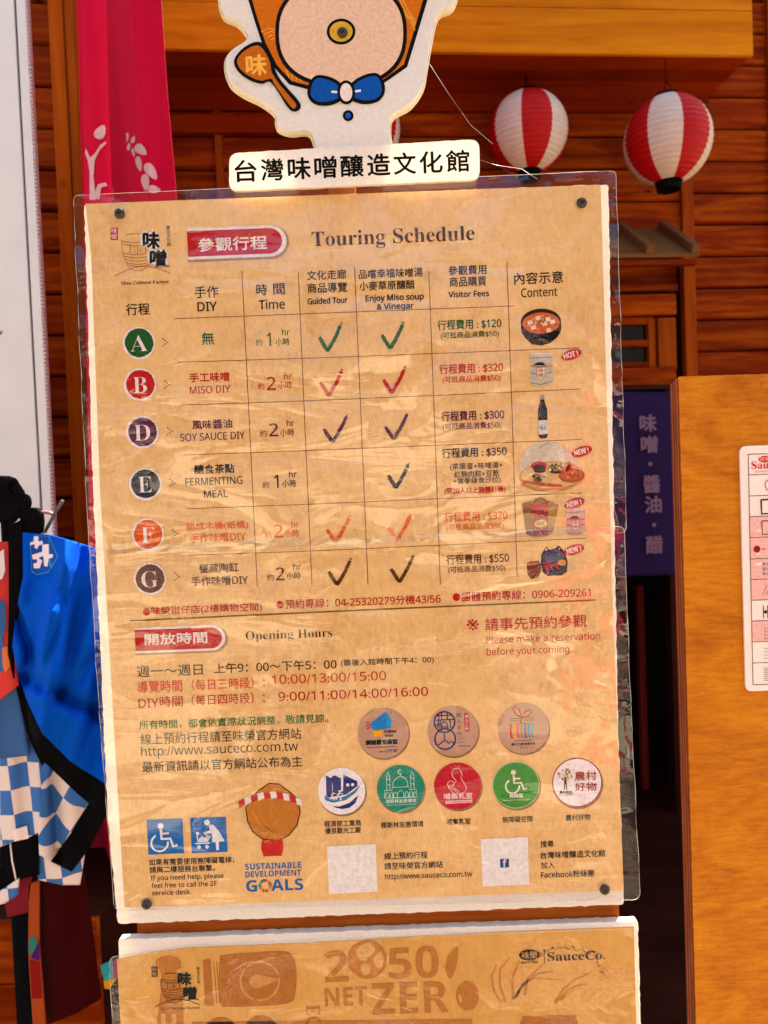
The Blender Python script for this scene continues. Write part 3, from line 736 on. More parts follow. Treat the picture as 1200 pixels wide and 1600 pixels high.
# heading banners
def pill(x0, x1, yt, yb, lay, col, fr=S):
    A = fr.fr.uv(x0, yb, fr.y); B = fr.fr.uv(x0, yt, fr.y); k = fr.fr.sc(x0, yb, fr.y)
    xr_ = A[0] + (x1 - x0) * k; r = (B[1] - A[1]) / 2; zc = (A[1] + B[1]) / 2; pts = [A, ]
    for i in range(17):
        a = -PI / 2 + PI * i / 16; pts.append((xr_ - r * 1.05 + r * 1.05 * math.cos(a), zc + r * math.sin(a)))
    pts.append((A[0], B[1])); fr.poly(pts, col, lay, px=False)
pill(294, 453, 357, 410, 1, (176, 136, 96)); pill(294, 449, 357, 406, 2, WHT); pill(294, 442, 361.5, 401.5, 3, RED)
S.text('參觀行程', 310, 417.4, 393.5, WHT, h=20.5, bold=0.45, lay=4); S.flush('heading_banner')
pill(212, 357, 981.5, 1024, 1, (176, 136, 96)); pill(212, 353, 981, 1021, 2, WHT); pill(212, 348, 984.5, 1017.5, 3, RED)
S.text('開放時間', 227, 324, 1008, WHT, h=17.5, bold=0.4, lay=4); S.flush('heading_banner')
S.text('Opening Hours', 384, 519.3, 1000, DKB, h=14, style='serif', off=-0.012); S.flush()
# corner logo
S.poly([(172.7, 356), (184, 355.3), (184.6, 375), (173, 375.5)], RED, 1)
S.text('味', 174, 183.3, 365, WHT, h=8.5, lay=2); S.text('榮', 174, 183.5, 374.3, WHT, h=8.5, lay=2); S.flush('red_stamp')
OLV = (176, 126, 66)
def barrel(Q, ox, oy, k, col, wd=1.0):
    T = lambda pts: [(ox + x * k, oy + y * k) for x, y in pts]
    def ar(x0, x1, y, dip, n=12): return [(x0 + (x1 - x0) * i / n, y + dip * math.sin(PI * i / n) - (x1 - x0) * .04 * i / n) for i in range(n + 1)]
    for pts in (ar(0, 48, 10, 3), ar(6, 30, 0, -1.5), ar(1, 46, 14, 4), ar(0, 46, 28, 4), ar(3, 46, 33, 4), ar(5, 47, 38, 4), ar(7, 45, 43, 4), ar(10, 43, 47, 3), ar(-12, 76, 64, -13),
                [(0, 8), (-1, 20), (2, 32), (6, 42), (10, 50)], [(48, 7), (49, 20), (48, 32), (46, 40), (43, 47)], [(12, 14), (12, 28)], [(24, 16), (24, 29)], [(36, 15), (36, 28)], [(18, 17), (19, 20)], [(27, 22), (29, 26)], [(11, 50), (18, 56), (30, 56), (42, 48)]):
        Q.line(T(pts), wd, col, 1)
def logo(Q, ox, oy, k, col, txt, halo):
    barrel(Q, ox, oy, k, col, 1.15)
    for ch, x, y, sz in (('味', 33, -2, 25), ('噌', 44, 26, 24)):
        x0 = ox + x * k; yb = oy + (y + sz - 2) * k
        if halo: Q.text(ch, x0, x0 + sz * k, yb, WHT, h=sz * k, bold=4.2 * k, lay=2)
        if halo: Q.text(ch, x0, x0 + sz * k, yb, WHT, h=sz * k, bold=2.6 * k, lay=3)
        Q.text(ch, x0, x0 + sz * k, yb, txt, h=sz * k, bold=1.25 * k, lay=4, rot=-3)
    for i, ch in enumerate('釀造文化館'): Q.text(ch, ox + (69 + i * .3) * k, ox + (75 + i * .3) * k, oy + (-8.5 + 6.6 * i) * k, txt, h=5.8 * k, lay=4)
    Q.text('SINCE 1945', ox + 52 * k, ox + 74 * k, oy + 51 * k, txt, h=2.6 * k, lay=4, bold=.15)
logo(S, 191, 367, 1.0, OLV, (20, 16, 14), True)
S.flush('miso_factory_logo')
S.text('Miso Cultural Factory', 188.5, 264.3, 445.3, BLK, h=5.2, style='serif'); S.flush()
# header texts
for a in (('行程', 197.5, 234, 493, 18), ('手作', 304.6, 341.6, 466, 18), ('時', 401, 417.5, 461.5, 17), ('間', 427.5, 445, 460.5, 17), ('文化走廊', 480, 541.3, 438, 14.5), ('商品導覽', 481, 542.5, 458.5, 15.5),
          ('品嚐幸福味噌湯', 561, 660.6, 436, 14), ('小麥草原釀醋', 562, 648, 454.5, 14), ('參觀費用', 701, 760, 430.5, 14.5), ('商品購買', 702.6, 760, 448.5, 15), ('內容示意', 803.8, 880, 445, 18.5)):
    S.text(a[0], a[1], a[2], a[3], BLK, h=a[4], bold=0.22); S.flush()
for a in (('DIY', 309, 339, 486.5, 13.5, 0.3), ('Time', 405, 445, 483.5, 13.5, .3), ('Guided Tour', 481, 543, 475.5, 8.4, .4), ('Enjoy Miso soup', 571.6, 662, 471, 8.8, .4), ('& Vinegar', 589, 646.3, 484, 8.8, .4),
          ('Visitor Fees', 701, 764, 465, 8.4, .4), ('Content', 814.6, 871, 464.5, 13, .12)):
    S.text(a[0], a[1], a[2], a[3], BLK, h=a[4], bold=a[5]); S.flush()
# table grid
for pts in ([(378, 424), (390, 668), (402, 917)], [(466, 424), (476, 655), (487.5, 916)], [(554, 418), (564, 650), (575, 912)], [(670, 424), (679, 660), (688, 914)], [(792, 409), (800, 640), (808, 901)]):
    S.line(pts, 1.05, LINE)
for pts in ([(272.5, 498), (803, 478)], [(278, 566), (472, 560), (794, 548), (905, 543.5)], [(281, 633), (474, 626.5), (677, 618), (906, 608)], [(287, 711), (478, 704), (680, 696), (909, 686.5)], [(291, 795), (481, 788), (683, 779.5), (911, 770)], [(296, 867.5), (485, 861), (687, 852), (915, 841)]):
    S.line(pts, 0.9, LINE)
S.flush('table_lines')
S.line([(203, 970), (570, 953), (931, 937.5)], 2.3, (120, 88, 30)); S.flush('divider_line')
# rows
rows = (('A', 217.6, 535.7, GRN, 258.5, 534.8), ('B', 219.5, 600.5, RED, 261.4, 601), ('D', 223, 675, PUR, 265.8, 674), ('E', 227.3, 756, NVY, 269.5, 754.5), ('F', 231.6, 834.8, ORG, 274, 834), ('G', 234.6, 904, BRN, 277, 901))
for ch, cx, cy, col, ax, ay in rows:
    S.disc(cx - .5, cy + .5, 25.5, WHT, 1, rough=0.025, n=60); S.disc(cx, cy, 22.4, col, 2, rough=0.022, n=70)
    wch = {'A': 27, 'B': 21, 'D': 25, 'E': 21, 'F': 20, 'G': 26}[ch]
    S.text(ch, cx - wch / 2, cx + wch / 2, cy + 13.5 + .5, WHT, h=26, style='serif', lay=3, off=-0.012)
    for q, (ddx, ddy) in enumerate(((-4, -5.5), (-.5, -2.8), (3, 0), (-.5, 2.8), (-4, 5.5))): S.disc(ax + ddx, ay + ddy, 1.15, DKB, 1, n=8)
    S.flush('row_letter_badge')
for a in (('無', 315.7, 335, 539, 19, GRN), ('手工味噌', 296.4, 358.5, 597.5, 14, RED), ('風味醬油', 300.8, 363, 671, 14, PUR), ('釀食茶點', 304, 366.4, 741, 14.3, NVY), ('熟成木桶(紙桶)', 291.5, 387.7, 830.5, 13.5, ORG), ('手作味噌DIY', 296.4, 384.2, 848.5, 14.5, ORG),
          ('甕藏陶缸', 311.9, 373, 895.5, 14.3, BRN), ('手作味噌DIY', 299.3, 387.7, 916, 14.5, BRN)):
    S.text(a[0], a[1], a[2], a[3], a[5], h=a[4], bold=0.3); S.flush()
for a in (('MISO DIY', 297, 360, 615.3, 10.8, RED), ('SOY SAUCE DIY', 282, 382.5, 689.5, 11.2, PUR), ('FERMENTING', 290, 379, 759, 11.2, NVY), ('MEAL', 319, 356, 778, 11, NVY)):
    S.text(a[0], a[1], a[2], a[3], a[5], h=a[4], bold=0.15); S.flush()
TR = (('1', 400, 530, 417.5, 423.5, 540.3, 430.6, 540.5, 440.8, 524, GRN, 540.5), ('2', 403, 0, 417.5, 431, 609.6, 434.4, 608, 444.6, 593, RED, 609), ('2', 406.7, 0, 421, 435, 682, 437.9, 682, 448, 666, PUR, 682.5),
      ('1', 410.5, 0, 429, 435.5, 762, 441, 761.5, 451.9, 746, NVY, 763), ('2', 414, 0, 428.5, 442.5, 840, 445, 839.5, 455.7, 824.5, ORG, 840.5), ('2', 417.5, 0, 431.5, 445, 907, 448, 905.5, 458.6, 891, BRN, 907.5))
for t in TR:
    S.text('約', t[1], t[1] + 10.3, t[11], t[10], h=10.5); S.text(t[0], t[3], t[4], t[5], t[10], h=19.5, bold=.25)
    S.text('小時', t[6], t[6] + 22, t[7], t[10], h=11.5, bold=.1); S.text('hr', t[8], t[8] + 11.8, t[9], t[10], h=9.3, bold=.1); S.flush()
def check(x0, y0, x1, y1, col):
    w_, h_ = x1 - x0, y1 - y0
    path = [(x0 + 1, y0 + h_ * .50), (x0 + w_ * .16, y0 + h_ * .68), (x0 + w_ * .35, y0 + h_ * .93), (x0 + w_ * .42, y0 + h_ * .95), (x0 + w_ * .60, y0 + h_ * .70), (x0 + w_ * .78, y0 + h_ * .42), (x0 + w_ * .92, y0 + h_ * .16), (x1, y0)]
    dense = []
    for i in range(len(path) - 1):
        for k in range(6): dense.append((path[i][0] + (path[i + 1][0] - path[i][0]) * k / 6, path[i][1] + (path[i + 1][1] - path[i][1]) * k / 6))
    dense.append(path[-1]); n = len(dense); Lp, Rp = [], []
    for i, p in enumerate(dense):
        a = dense[max(0, i - 1)]; c = dense[min(n - 1, i + 1)]; d = Vector((c[0] - a[0], c[1] - a[1])).normalized(); nn = Vector((-d.y, d.x))
        t = i / (n - 1); wd = 2.6 - 0.6 * t if t < .9 else 2.0 * (1 - t) * 10 * .9 + .3
        wd = 1.0 + wd * (.55 if t < .05 else .8)
        Lp.append((p[0] + nn.x * (wd + random.uniform(-.5, .6)), p[1] + nn.y * (wd + random.uniform(-.5, .6)))); Rp.append((p[0] - nn.x * (wd + random.uniform(-.6, .7)), p[1] - nn.y * (wd + random.uniform(-.6, .7))))
    o = len(S.v); mi = S.mi(col)
    for a, c in zip(Lp, Rp):
        A = SIGN.uv(*a, d=S.y); B = SIGN.uv(*c, d=S.y); S.v += [(A[0], S.yy(1), A[1]), (B[0], S.yy(1), B[1])]
    for i in range(n - 1):
        if i > n * .72 and random.random() < .12: continue
        S.f.append((o + 2 * i, o + 2 * i + 1, o + 2 * i + 3, o + 2 * i + 2)); S.m.append(mi)
    S.flush('check_mark')
for c in ((498, 504, 533.7, 549.4, GRN), (595.8, 501, 631.4, 545.6, GRN), (499.6, 575.6, 535.5, 618.8, RED), (598, 571, 634, 615, RED), (505, 649, 542, 691.6, PUR), (601, 646, 636.6, 687, PUR), (605.7, 723, 639, 763, NVY),
          (510, 806.6, 546.5, 848, ORG), (606.6, 803.5, 642, 844.5, ORG), (512.6, 871, 549, 914.5, BRN), (610, 867.7, 646, 910, BRN)): check(*c)
DIS = '(可抵商品消費$50)'
for a in (('行程費用 : $120', 684, 783.4, 516.5, 15.5, GRN, .3), (DIS, 689, 779.6, 531, 11.5, GRN, .15), ('行程費用 : $320', 687, 786, 585.3, 15.5, RED, .3), (DIS, 691.5, 782.5, 600, 11.5, RED, .15), ('行程費用 : $300', 689.6, 788, 659, 15.5, PUR, .3),
          (DIS, 692, 782.4, 673.5, 11.5, PUR, .15), ('行程費用 : $350', 691, 791.7, 716.5, 15.5, NVY, .3), ('(茶葉蛋+味噌湯+', 703.5, 785.5, 736, 11.5, NVY, .1), ('紅麴肉粽+豆乾', 710, 780, 747, 10.5, NVY, .1), ('+當季綠食沙拉)', 708.4, 782.4, 758, 10.8, NVY, .1),
          ('(限20人以上團體訂購)', 694.5, 789.8, 774, 11.3, RED, .3), ('行程費用 : $370', 695, 793, 816.3, 15.5, ORG, .3), (DIS, 697.6, 787.6, 830.8, 11.5, ORG, .15), ('行程費用 : $550', 697.6, 795.4, 882.8, 15.5, BRN, .3), (DIS, 700.4, 789.8, 897, 11.5, BRN, .15)):
    S.text(a[0], a[1], a[2], a[3], a[5], h=a[4], bold=a[6]); S.flush()
# telephone line
for (dx_, dy_, t, x0, x1, yb) in ((229, 956.3, '味榮柑仔店(2樓購物空間)', 237, 409.3, 962.5), (437.7, 944.7, '預約專線：04-25320279分機43/56', 446, 688.5, 951.5), (713.4, 933, '團體預約專線：0906-209261', 722, 923, 940)):
    S.disc(dx_, dy_, 6, RED, 1, n=24); S.text(t, x0, x1, yb, RED, h=14.5, bold=.2); S.flush()
G1, G2 = (60, 48, 36), (40, 32, 26)
for a in (('週一～週日', 214.3, 317, 1058.3, 17, (52, 46, 40), .05), ('上午9：00～下午5：00', 335, 526, 1052.5, 16, BLK, .15), ('(最後入館時間下午4：00)', 533, 678, 1042.5, 12, BLK, .1), ('導覽時間', 215, 285, 1083, 18.5, (220, 70, 24), .2), ('（每日三時段）：', 300, 414, 1079, 17.5, (220, 70, 24), .1),
          ('10:00/13:00/15:00', 425, 603.4, 1069, 13.6, (205, 62, 30), .1), ('時間', 250, 286, 1105, 17, RED, .1), ('（每日四時段）：', 300, 414, 1102.5, 17, RED, .1), ('9:00/11:00/14:00/16:00', 435, 669, 1095.5, 13.2, (184, 24, 20), .1),
          ('所有時間，都會依實際狀況調整，敬請見諒。', 218, 513, 1140, 14, (30, 104, 34), .15), ('線上預約行程請至味榮官方網站', 220, 470.7, 1164, 17.5, G1, .05), ('最新資訊請以官方網站公布為主', 222.7, 472.7, 1207, 17, G1, .1),
          ('※', 729.6, 748.3, 985.5, 18, RED, .2), ('請事先預約參觀', 758, 917, 985.5, 19.5, RED, .15)):
    S.text(a[0], a[1], a[2], a[3], a[5], h=a[4], bold=a[6], space=1.0); S.flush()
S.text('DIY', 216.7, 248, 1106, RED, h=13.5, bold=.1); S.flush()
for a in (('http://www.sauceco.com.tw', 220.7, 466, 1181.5, 14, G1, 0), ('Please make a reservation', 760, 938, 1005.5, 10.5, (190, 40, 30), .08), ('before your coming.', 760.8, 893, 1024, 10.5, (190, 40, 30), .08),
          ('If you need help, please', 236, 349.4, 1375.7, 7.2, DKB, .1), ('feel free to call the 2F', 237, 339, 1387.5, 7.2, DKB, .1), ('service desk.', 237.6, 298.7, 1399, 7.2, DKB, .1), ('http://www.sauceco.com.tw', 601.7, 738, 1374, 8, BLK, .1)):
    S.text(a[0], a[1], a[2], a[3], a[5], h=a[4], bold=a[6]); S.flush()
for a in (('如果有需要使用無障礙電梯，', 233, 366, 1353, 10.5), ('請與二樓服務台聯繫。', 234, 336, 1364.5, 10.3), ('經濟部工業局', 507, 564, 1292.3, 9.8), ('優良觀光工廠', 508, 564, 1303.3, 9.8), ('穆斯林友善環境', 595.4, 661.7, 1294.5, 10), ('哺集乳室', 698, 735.4, 1289, 9.6), ('無障礙空間', 785, 832, 1285.8, 9.8),
          ('農村好物', 884, 922.5, 1282.5, 9.6), ('線上預約行程', 600.8, 668, 1343.3, 11), ('請至味榮官方網站', 601, 691.7, 1359, 11), ('搜尋', 844.6, 865.4, 1324.3, 10.5), ('台灣味噌釀造文化館', 844.6, 945.8, 1342, 11), ('加入', 845.4, 866.7, 1357.5, 10.5), ('Facebook粉絲團', 845.4, 928, 1372.5, 11)):
    S.text(a[0], a[1], a[2], a[3], BLK, h=a[4], bold=.12, tight=True); S.flush()
# SDG lettering
SB = (16, 104, 176)
S.text('SUSTAINABLE', 383, 471, 1359, SB, h=9.2, style='sansb'); S.text('DEVELOPMENT', 383.6, 470.7, 1371, SB, h=9.2, style='sansb')
S.text('G', 385, 402, 1393.5, SB, h=17.5, style='sansb'); S.text('ALS', 424, 474, 1392, SB, h=17.5, style='sansb')
SDG = [(229, 36, 59), (221, 166, 58), (76, 159, 56), (197, 25, 45), (255, 58, 33), (38, 189, 226), (252, 195, 11), (162, 25, 66), (253, 105, 37), (221, 19, 103), (253, 157, 36), (191, 139, 46), (63, 126, 68), (10, 151, 217), (86, 192, 43), (0, 104, 157), (25, 72, 106)]
for i, c in enumerate(SDG): S.ring(414.3, 1384, 8.2, 4.6, c, 1, 90 - (i + 1) * 360 / 17 + 2, 90 - i * 360 / 17 - 2)
S.flush('goals_lettering')
# tiles with pictograms
BL = (12, 108, 186); WP = (228, 234, 240)
def wheelchair(Q, ox, oy, k, col, lay=2, w=4.0):
    T = lambda pts: [(ox + x * k, oy + y * k - x * k * .035) for x, y in pts]
    Q.disc(ox + 0 * k, oy - 17.5 * k, 4.6 * k, col, lay)
    Q.line(T([(0.5, -12), (1.5, 3), (15, 2.6), (20, 15.5), (26, 12.8)]), w * k, col, lay); Q.line(T([(1, -5.5), (13, -5.8)]), 2.8 * k, col, lay + 1)
    pts = []
    for i in range(30):
        a = math.radians(118 + (250) * i / 29); pts.append((-1.5 + 13 * math.cos(a), 9 - 13 * math.sin(a)))
    Q.line(T(pts), 2.9 * k, col, lay)
S.poly([(229, 1280.7), (285, 1278.5), (287.7, 1333), (232, 1335.5)], BL, 1); wheelchair(S, 251, 1308, 1.0, WP); S.flush('wheelchair_tile')
S.poly([(297, 1278), (353, 1276), (355.7, 1331), (299.7, 1333)], BL, 1)
S.disc(323.6, 1285, 4.4, WP, 2); S.poly([(326, 1288), (333, 1288.5), (341, 1297), (351, 1314), (342, 1315), (342, 1328), (338, 1328), (337, 1315.5), (331, 1316), (332, 1305), (330, 1301), (319, 1304), (318, 1301), (328, 1297)], WP, 2)
S.line([(308, 1304), (309, 1314), (325, 1313), (328, 1306)], 2.2, WP, 3); S.poly([(310, 1311), (316, 1306), (320, 1309), (324, 1306), (325, 1315), (311, 1316)], WP, 4)
S.line([(305, 1318), (328, 1317)], 2, WP, 2); S.disc(311, 1323.5, 3, WP, 2); S.disc(323.5, 1323, 3, WP, 2); S.line([(319, 1302), (327, 1308)], 1.6, WP, 2); S.disc(309, 1302, 2.4, WP, 2); S.flush('stroller_tile')
# plain stand-in for the printed figure: orange wooden hood shape, rope band, red block
S.poly([(383, 1262), (392, 1246), (404, 1234), (420, 1223), (436, 1224), (450, 1234), (466, 1248), (470, 1268), (465, 1290), (452, 1306), (436, 1314), (410, 1312), (394, 1300), (386, 1284)], (80, 44, 18), 1)
S.poly([(385, 1262), (394, 1247), (405, 1236), (420, 1225), (436, 1226), (449, 1236), (464, 1249), (468, 1268), (463, 1289), (451, 1304), (436, 1312), (411, 1310), (396, 1299), (388, 1283)], (196, 122, 40), 2)
for i in range(5): S.line([(394 + 4 * i, 1268 + 5 * i), (404 + 5 * i, 1286 + 3 * i), (420 + 3 * i, 1298 + i)], 1, (222, 158, 70), 3)
for i in range(10):
    x = 372 + i * 10; y = lambda q: 1259 - 17 * math.sin(PI * (q - 368) / 112) + 0
    S.poly([(x, y(x) - 5), (x + 9, y(x + 9) - 6), (x + 11, y(x + 10) + 4), (x + 2, y(x) + 6)], (200, 52, 36) if i % 2 == 0 else WHT, 4)
S.poly([(409, 1313), (441, 1311), (443, 1325), (440, 1337), (412, 1338), (408, 1326)], (196, 40, 24), 3)
S.flush('printed_ornament')
# badges
WD = kraft('printed_wood_disc', srgb(158, 118, 92), srgb(178, 138, 112), srgb(192, 152, 126), srgb(160, 116, 92))
SHD = (178, 138, 96)
def badge(cx, cy, r, base, rim=None):
    S.disc(cx + 1.5, cy + 2.5, r + 0.8, (150, 112, 78), 1, n=48)
    if rim: S.disc(cx, cy, r, rim, 2, n=56); S.disc(cx, cy, r - 1.6, base, 3, n=56)
    else: S.disc(cx, cy, r, base, 3, n=56)
KK = (22, 20, 22)
badge(598.7, 1145, 39.8, WD)
S.poly([(577, 1131), (601, 1113), (612, 1137), (590, 1141), (583, 1140)], (24, 132, 204), 4); S.poly([(601, 1112), (606, 1114), (612, 1126), (611, 1136), (604, 1137)], (40, 150, 220), 5)
for q in ((572, 1130, 577, 1128), (572, 1134, 578, 1132), (573, 1138.5, 579, 1136)): S.line([(q[0], q[1]), (q[2], q[3])], 2.4, (210, 30, 40), 4)
S.poly([(583, 1141), (597, 1139), (598, 1150), (584, 1151)], (240, 172, 30), 4); S.line([(609, 1116), (612, 1110)], 1, (24, 132, 204), 4); S.line([(613, 1126), (618, 1128)], 1, (24, 132, 204), 4)
S.text('Follow', 601, 619, 1145, KK, h=4.4, lay=4, bold=.3); S.text('ME!!', 602, 614, 1151.3, KK, h=4, lay=4, bold=.3)
S.text('解說教育導覽', 572, 621, 1164, KK, h=7.6, lay=4, bold=.6); S.line([(573, 1168), (621, 1166)], 1.1, (70, 50, 40), 4); S.line([(592, 1172), (604, 1171.5)], 2, (236, 170, 40), 4); S.line([(604, 1171.5), (615, 1171)], 2, (60, 130, 200), 4)
S.line([(615, 1171), (622, 1170.5)], 2, (210, 60, 50), 4); S.text('觀光工廠', 592, 621, 1176, KK, h=3.4, lay=4); S.flush('round_badge')
badge(707.6, 1142, 39.8, WD)
NB = (20, 44, 110)
S.ring(694.5, 1128, 16, 2.6, NB, 4); S.ring(695.5, 1154.5, 16, 2.6, NB, 4)
for l in ([(683, 1118), (706, 1117)], [(680, 1125), (709, 1124)], [(679, 1133), (688, 1132)], [(690, 1114), (690, 1124)], [(699, 1113), (699, 1124)], [(688, 1126), (687, 1142)], [(690, 1141), (690, 1131), (694, 1127), (699, 1131), (700, 1141)], [(690, 1136), (699, 1135.5)], [(703, 1124), (704, 1138), (709, 1134)], [(694, 1146), (695, 1156), (685, 1164)], [(696, 1157), (703, 1162), (704, 1158), (709, 1161)], [(686, 1118), (684, 1137)]): S.line(l, 1.9, NB, 4)
for i, ch in enumerate('職人手作'): S.text(ch, 713 + i * .4, 720.5 + i * .4, 1121 + i * 9.8, (60, 40, 36), h=7.4, lay=4)
S.poly([(725, 1115), (728.5, 1113.5), (732.5, 1115), (733.5, 1141), (730, 1143.5), (726, 1141.5)], (188, 26, 28), 4)
for i, ch in enumerate('觀光工廠'): S.text(ch, 726.6, 732, 1121.5 + i * 6.4, WHT, h=5, lay=5)
S.text('2017', 716, 726, 1155.5, (110, 76, 56), h=4, lay=4); S.line([(716, 1160), (728, 1159.6)], .8, (120, 84, 60), 4); S.line([(716, 1165.5), (735, 1165)], 1.5, (120, 84, 60), 4); S.flush('round_badge')
badge(817.6, 1137.6, 40, WD)
S.line([(815, 1121), (806, 1116), (801, 1107), (804, 1104), (811, 1108), (815, 1121), (820, 1112), (827, 1109), (831, 1112), (827, 1118), (815, 1121), (813, 1130)], 2.2, (176, 24, 30), 4)
S.line([(796, 1123), (834, 1121)], .8, KK, 4); S.text('TAIWAN', 795, 811, 1127.5, KK, h=2.4, lay=4); S.text('FACTORY', 819, 836, 1126.5, KK, h=2.4, lay=4)
for i, c in enumerate(((190, 30, 50), (240, 150, 30), (220, 60, 100), (130, 160, 50), (90, 90, 170), (40, 140, 200), (60, 170, 150))):
    x = 794.5 + i * 5.6; S.line([(x, 1132 - i * .2), (x + 4, 1131 - i * .2), (x + 3, 1142), (x + 4.5, 1153 - i * .3), (x + 7.5, 1153 - i * .3)], 2.8, c, 4)
S.line([(803, 1157.5), (832, 1156)], .8, KK, 4); S.text('觀光工廠', 799, 818, 1165, KK, h=4, lay=4, bold=.15); S.text('創意市集', 819, 836, 1164, KK, h=4, lay=4, bold=.15); S.text('2022', 812, 824, 1170, KK, h=3.8, lay=4); S.flush('round_badge')
# second row
B0 = (240, 236, 240)
badge(533.8, 1235.8, 37, B0)
NV2 = (18, 44, 122)
S.poly([(509, 1211), (519, 1216), (519, 1239), (510, 1245)], NV2, 4); S.poly([(518, 1213), (522.5, 1211.5), (533, 1216), (533, 1240), (519, 1242), (520, 1230)], NV2, 5); S.poly([(523, 1211), (532, 1215.5), (533.5, 1240), (524, 1240)], NV2, 6)
S.poly([(536.5, 1210), (558, 1220), (559, 1228), (541, 1241), (512, 1246), (510, 1240), (536, 1236)], NV2, 5)
S.poly([(541, 1224), (545.5, 1223.8), (545.5, 1228), (541, 1228.2)], B0, 7); S.poly([(549, 1223.5), (553, 1223.3), (553, 1227.5), (549, 1227.7)], B0, 7)
S.poly([(507, 1242), (508, 1250), (520, 1254), (540, 1250), (556, 1238), (564, 1225), (552, 1236), (538, 1244), (520, 1248), (512, 1246)], (24, 130, 170), 6)
S.poly([(519, 1259), (530, 1260), (546, 1254), (560, 1242), (556, 1254), (546, 1262), (534, 1264), (525, 1262)], NV2, 4)
for ox, k in ((531, 1.0), (521, .75)):
    S.disc(ox, 1248 - 12 * k, 2.1 * k, B0, 8, n=12); S.line([(ox - 1, 1238 + (1 - k) * 8), (ox - 3 * k, 1243), (ox + 2 * k, 1246), (ox + 1 * k, 1250)], 2.4 * k, B0, 8); S.line([(ox - 3 * k, 1243), (ox - 6 * k, 1249)], 2 * k, B0, 8); S.line([(ox - 5 * k, 1241), (ox, 1239), (ox + 5 * k, 1240)], 1.4 * k, B0, 8)
S.flush('round_badge')
TL = (24, 140, 116); TW_ = (206, 232, 224)
badge(625.8, 1231.7, 37, TL)
for l in ([(614, 1229), (614, 1223), (618, 1217), (625.5, 1212), (633, 1216), (637, 1222), (637, 1228)], [(601, 1247), (601, 1235), (613, 1234.5), (613, 1230), (639, 1229), (639, 1233.5), (651, 1233), (651, 1245), (601, 1247)], [(604.5, 1234), (604, 1214), (606, 1206), (609, 1213), (609.5, 1234)], [(642, 1232.5), (641.5, 1212), (643.5, 1205), (646.5, 1211), (647, 1232)],
          [(604, 1218), (609, 1217.8)], [(641.5, 1216), (646.5, 1215.8)], [(604, 1226), (609, 1225.8)], [(642, 1224.5), (647, 1224.3)], [(621, 1246), (621, 1239), (626, 1234), (631, 1238.5), (631, 1245.5)], [(603, 1246), (603, 1240), (605.5, 1237), (608, 1240), (608, 1246)], [(609.5, 1246), (609.5, 1240), (612, 1237), (614, 1240), (614, 1246)], [(615, 1246), (615, 1240), (617.5, 1237), (620, 1240)],
          [(633, 1245), (633, 1239), (635.5, 1236), (638, 1239), (638, 1245)], [(640, 1245), (640, 1239), (642.5, 1236), (645, 1239), (645, 1245)], [(646, 1245), (646, 1239), (648, 1236), (650, 1239)], [(625.5, 1212), (625.5, 1209)]): S.line(l, .9, TW_, 4)
S.ring(625, 1206, 3, 1.3, TW_, 4, 60, 330); S.text('穆斯林友善環境', 603, 650, 1255, TW_, h=6, lay=4, bold=.1); S.text('Muslim-friendly Environment', 604, 650, 1258.8, TW_, h=2.1, lay=4); S.flush('round_badge')
CRD = (196, 18, 48); PK = (240, 196, 196)
badge(715, 1228, 37, CRD)
S.line([(713, 1220), (707, 1213), (706, 1206), (710, 1201), (716, 1200), (720, 1204), (722, 1211), (720, 1215), (724, 1222), (729, 1230), (726, 1238), (716, 1240), (710, 1234), (703, 1230)], 1.1, PK, 4)
S.line([(713, 1220), (708, 1226), (702, 1228)], 1.1, PK, 4); S.ring(704.5, 1225, 5, 1.1, PK, 4); S.line([(700, 1229), (706, 1237), (713, 1241), (717, 1236), (709, 1231)], 1.1, PK, 4)
S.text('哺集乳室', 694, 738, 1249, PK, h=9.5, lay=4, bold=.35); S.poly([(696, 1251), (738, 1249), (738, 1253.8), (696, 1255.8)], PK, 4); S.text('Breastfeeding Room', 698, 736, 1254.5, CRD, h=2.6, lay=5); S.flush('round_badge')
badge(806.3, 1226.7, 37, (36, 146, 30), (150, 200, 140)); wheelchair(S, 802, 1221, .82, WHT, 5, 3.6)
S.text('無障礙', 796, 817, 1246.5, WHT, h=6.3, lay=5, bold=.2); S.text('Restroom for the Disabled', 786, 828, 1251.3, WHT, h=2, lay=5); S.flush('round_badge')
badge(901.7, 1222.5, 39, (238, 230, 236), (150, 44, 36))
for i in range(34):
    a = random.uniform(0, 2 * PI); r = 11.5 * math.sqrt(random.random()); c = random.choice(((230, 110, 40), (220, 60, 40), (240, 180, 50), (60, 140, 170), (130, 170, 60), (240, 150, 90)))
    S.disc(882 + r * math.cos(a), 1210.5 + r * math.sin(a) * .85, random.uniform(1.0, 1.9), c, 5, n=9)
S.disc(883, 1216, 1.9, KK, 6, n=10); S.line([(883, 1218), (883.3, 1225)], 4, KK, 6); S.line([(882, 1225), (881.5, 1233.5)], 1.7, KK, 6); S.line([(884.5, 1225), (885.5, 1233.5)], 1.7, KK, 6); S.line([(880, 1219), (877, 1216)], 1.3, KK, 6)
S.text('農村再生', 874, 894, 1240, KK, h=4.4, lay=5, bold=.15); S.line([(872, 1242.3), (895, 1241.5)], .7, KK, 5)
RB2 = (158, 34, 30)
S.text('農村', 898, 932, 1219.5, RB2, h=14, lay=5, bold=.35); S.text('好物', 898.5, 932, 1236, RB2, h=13, lay=5, bold=.35); S.flush('round_badge')
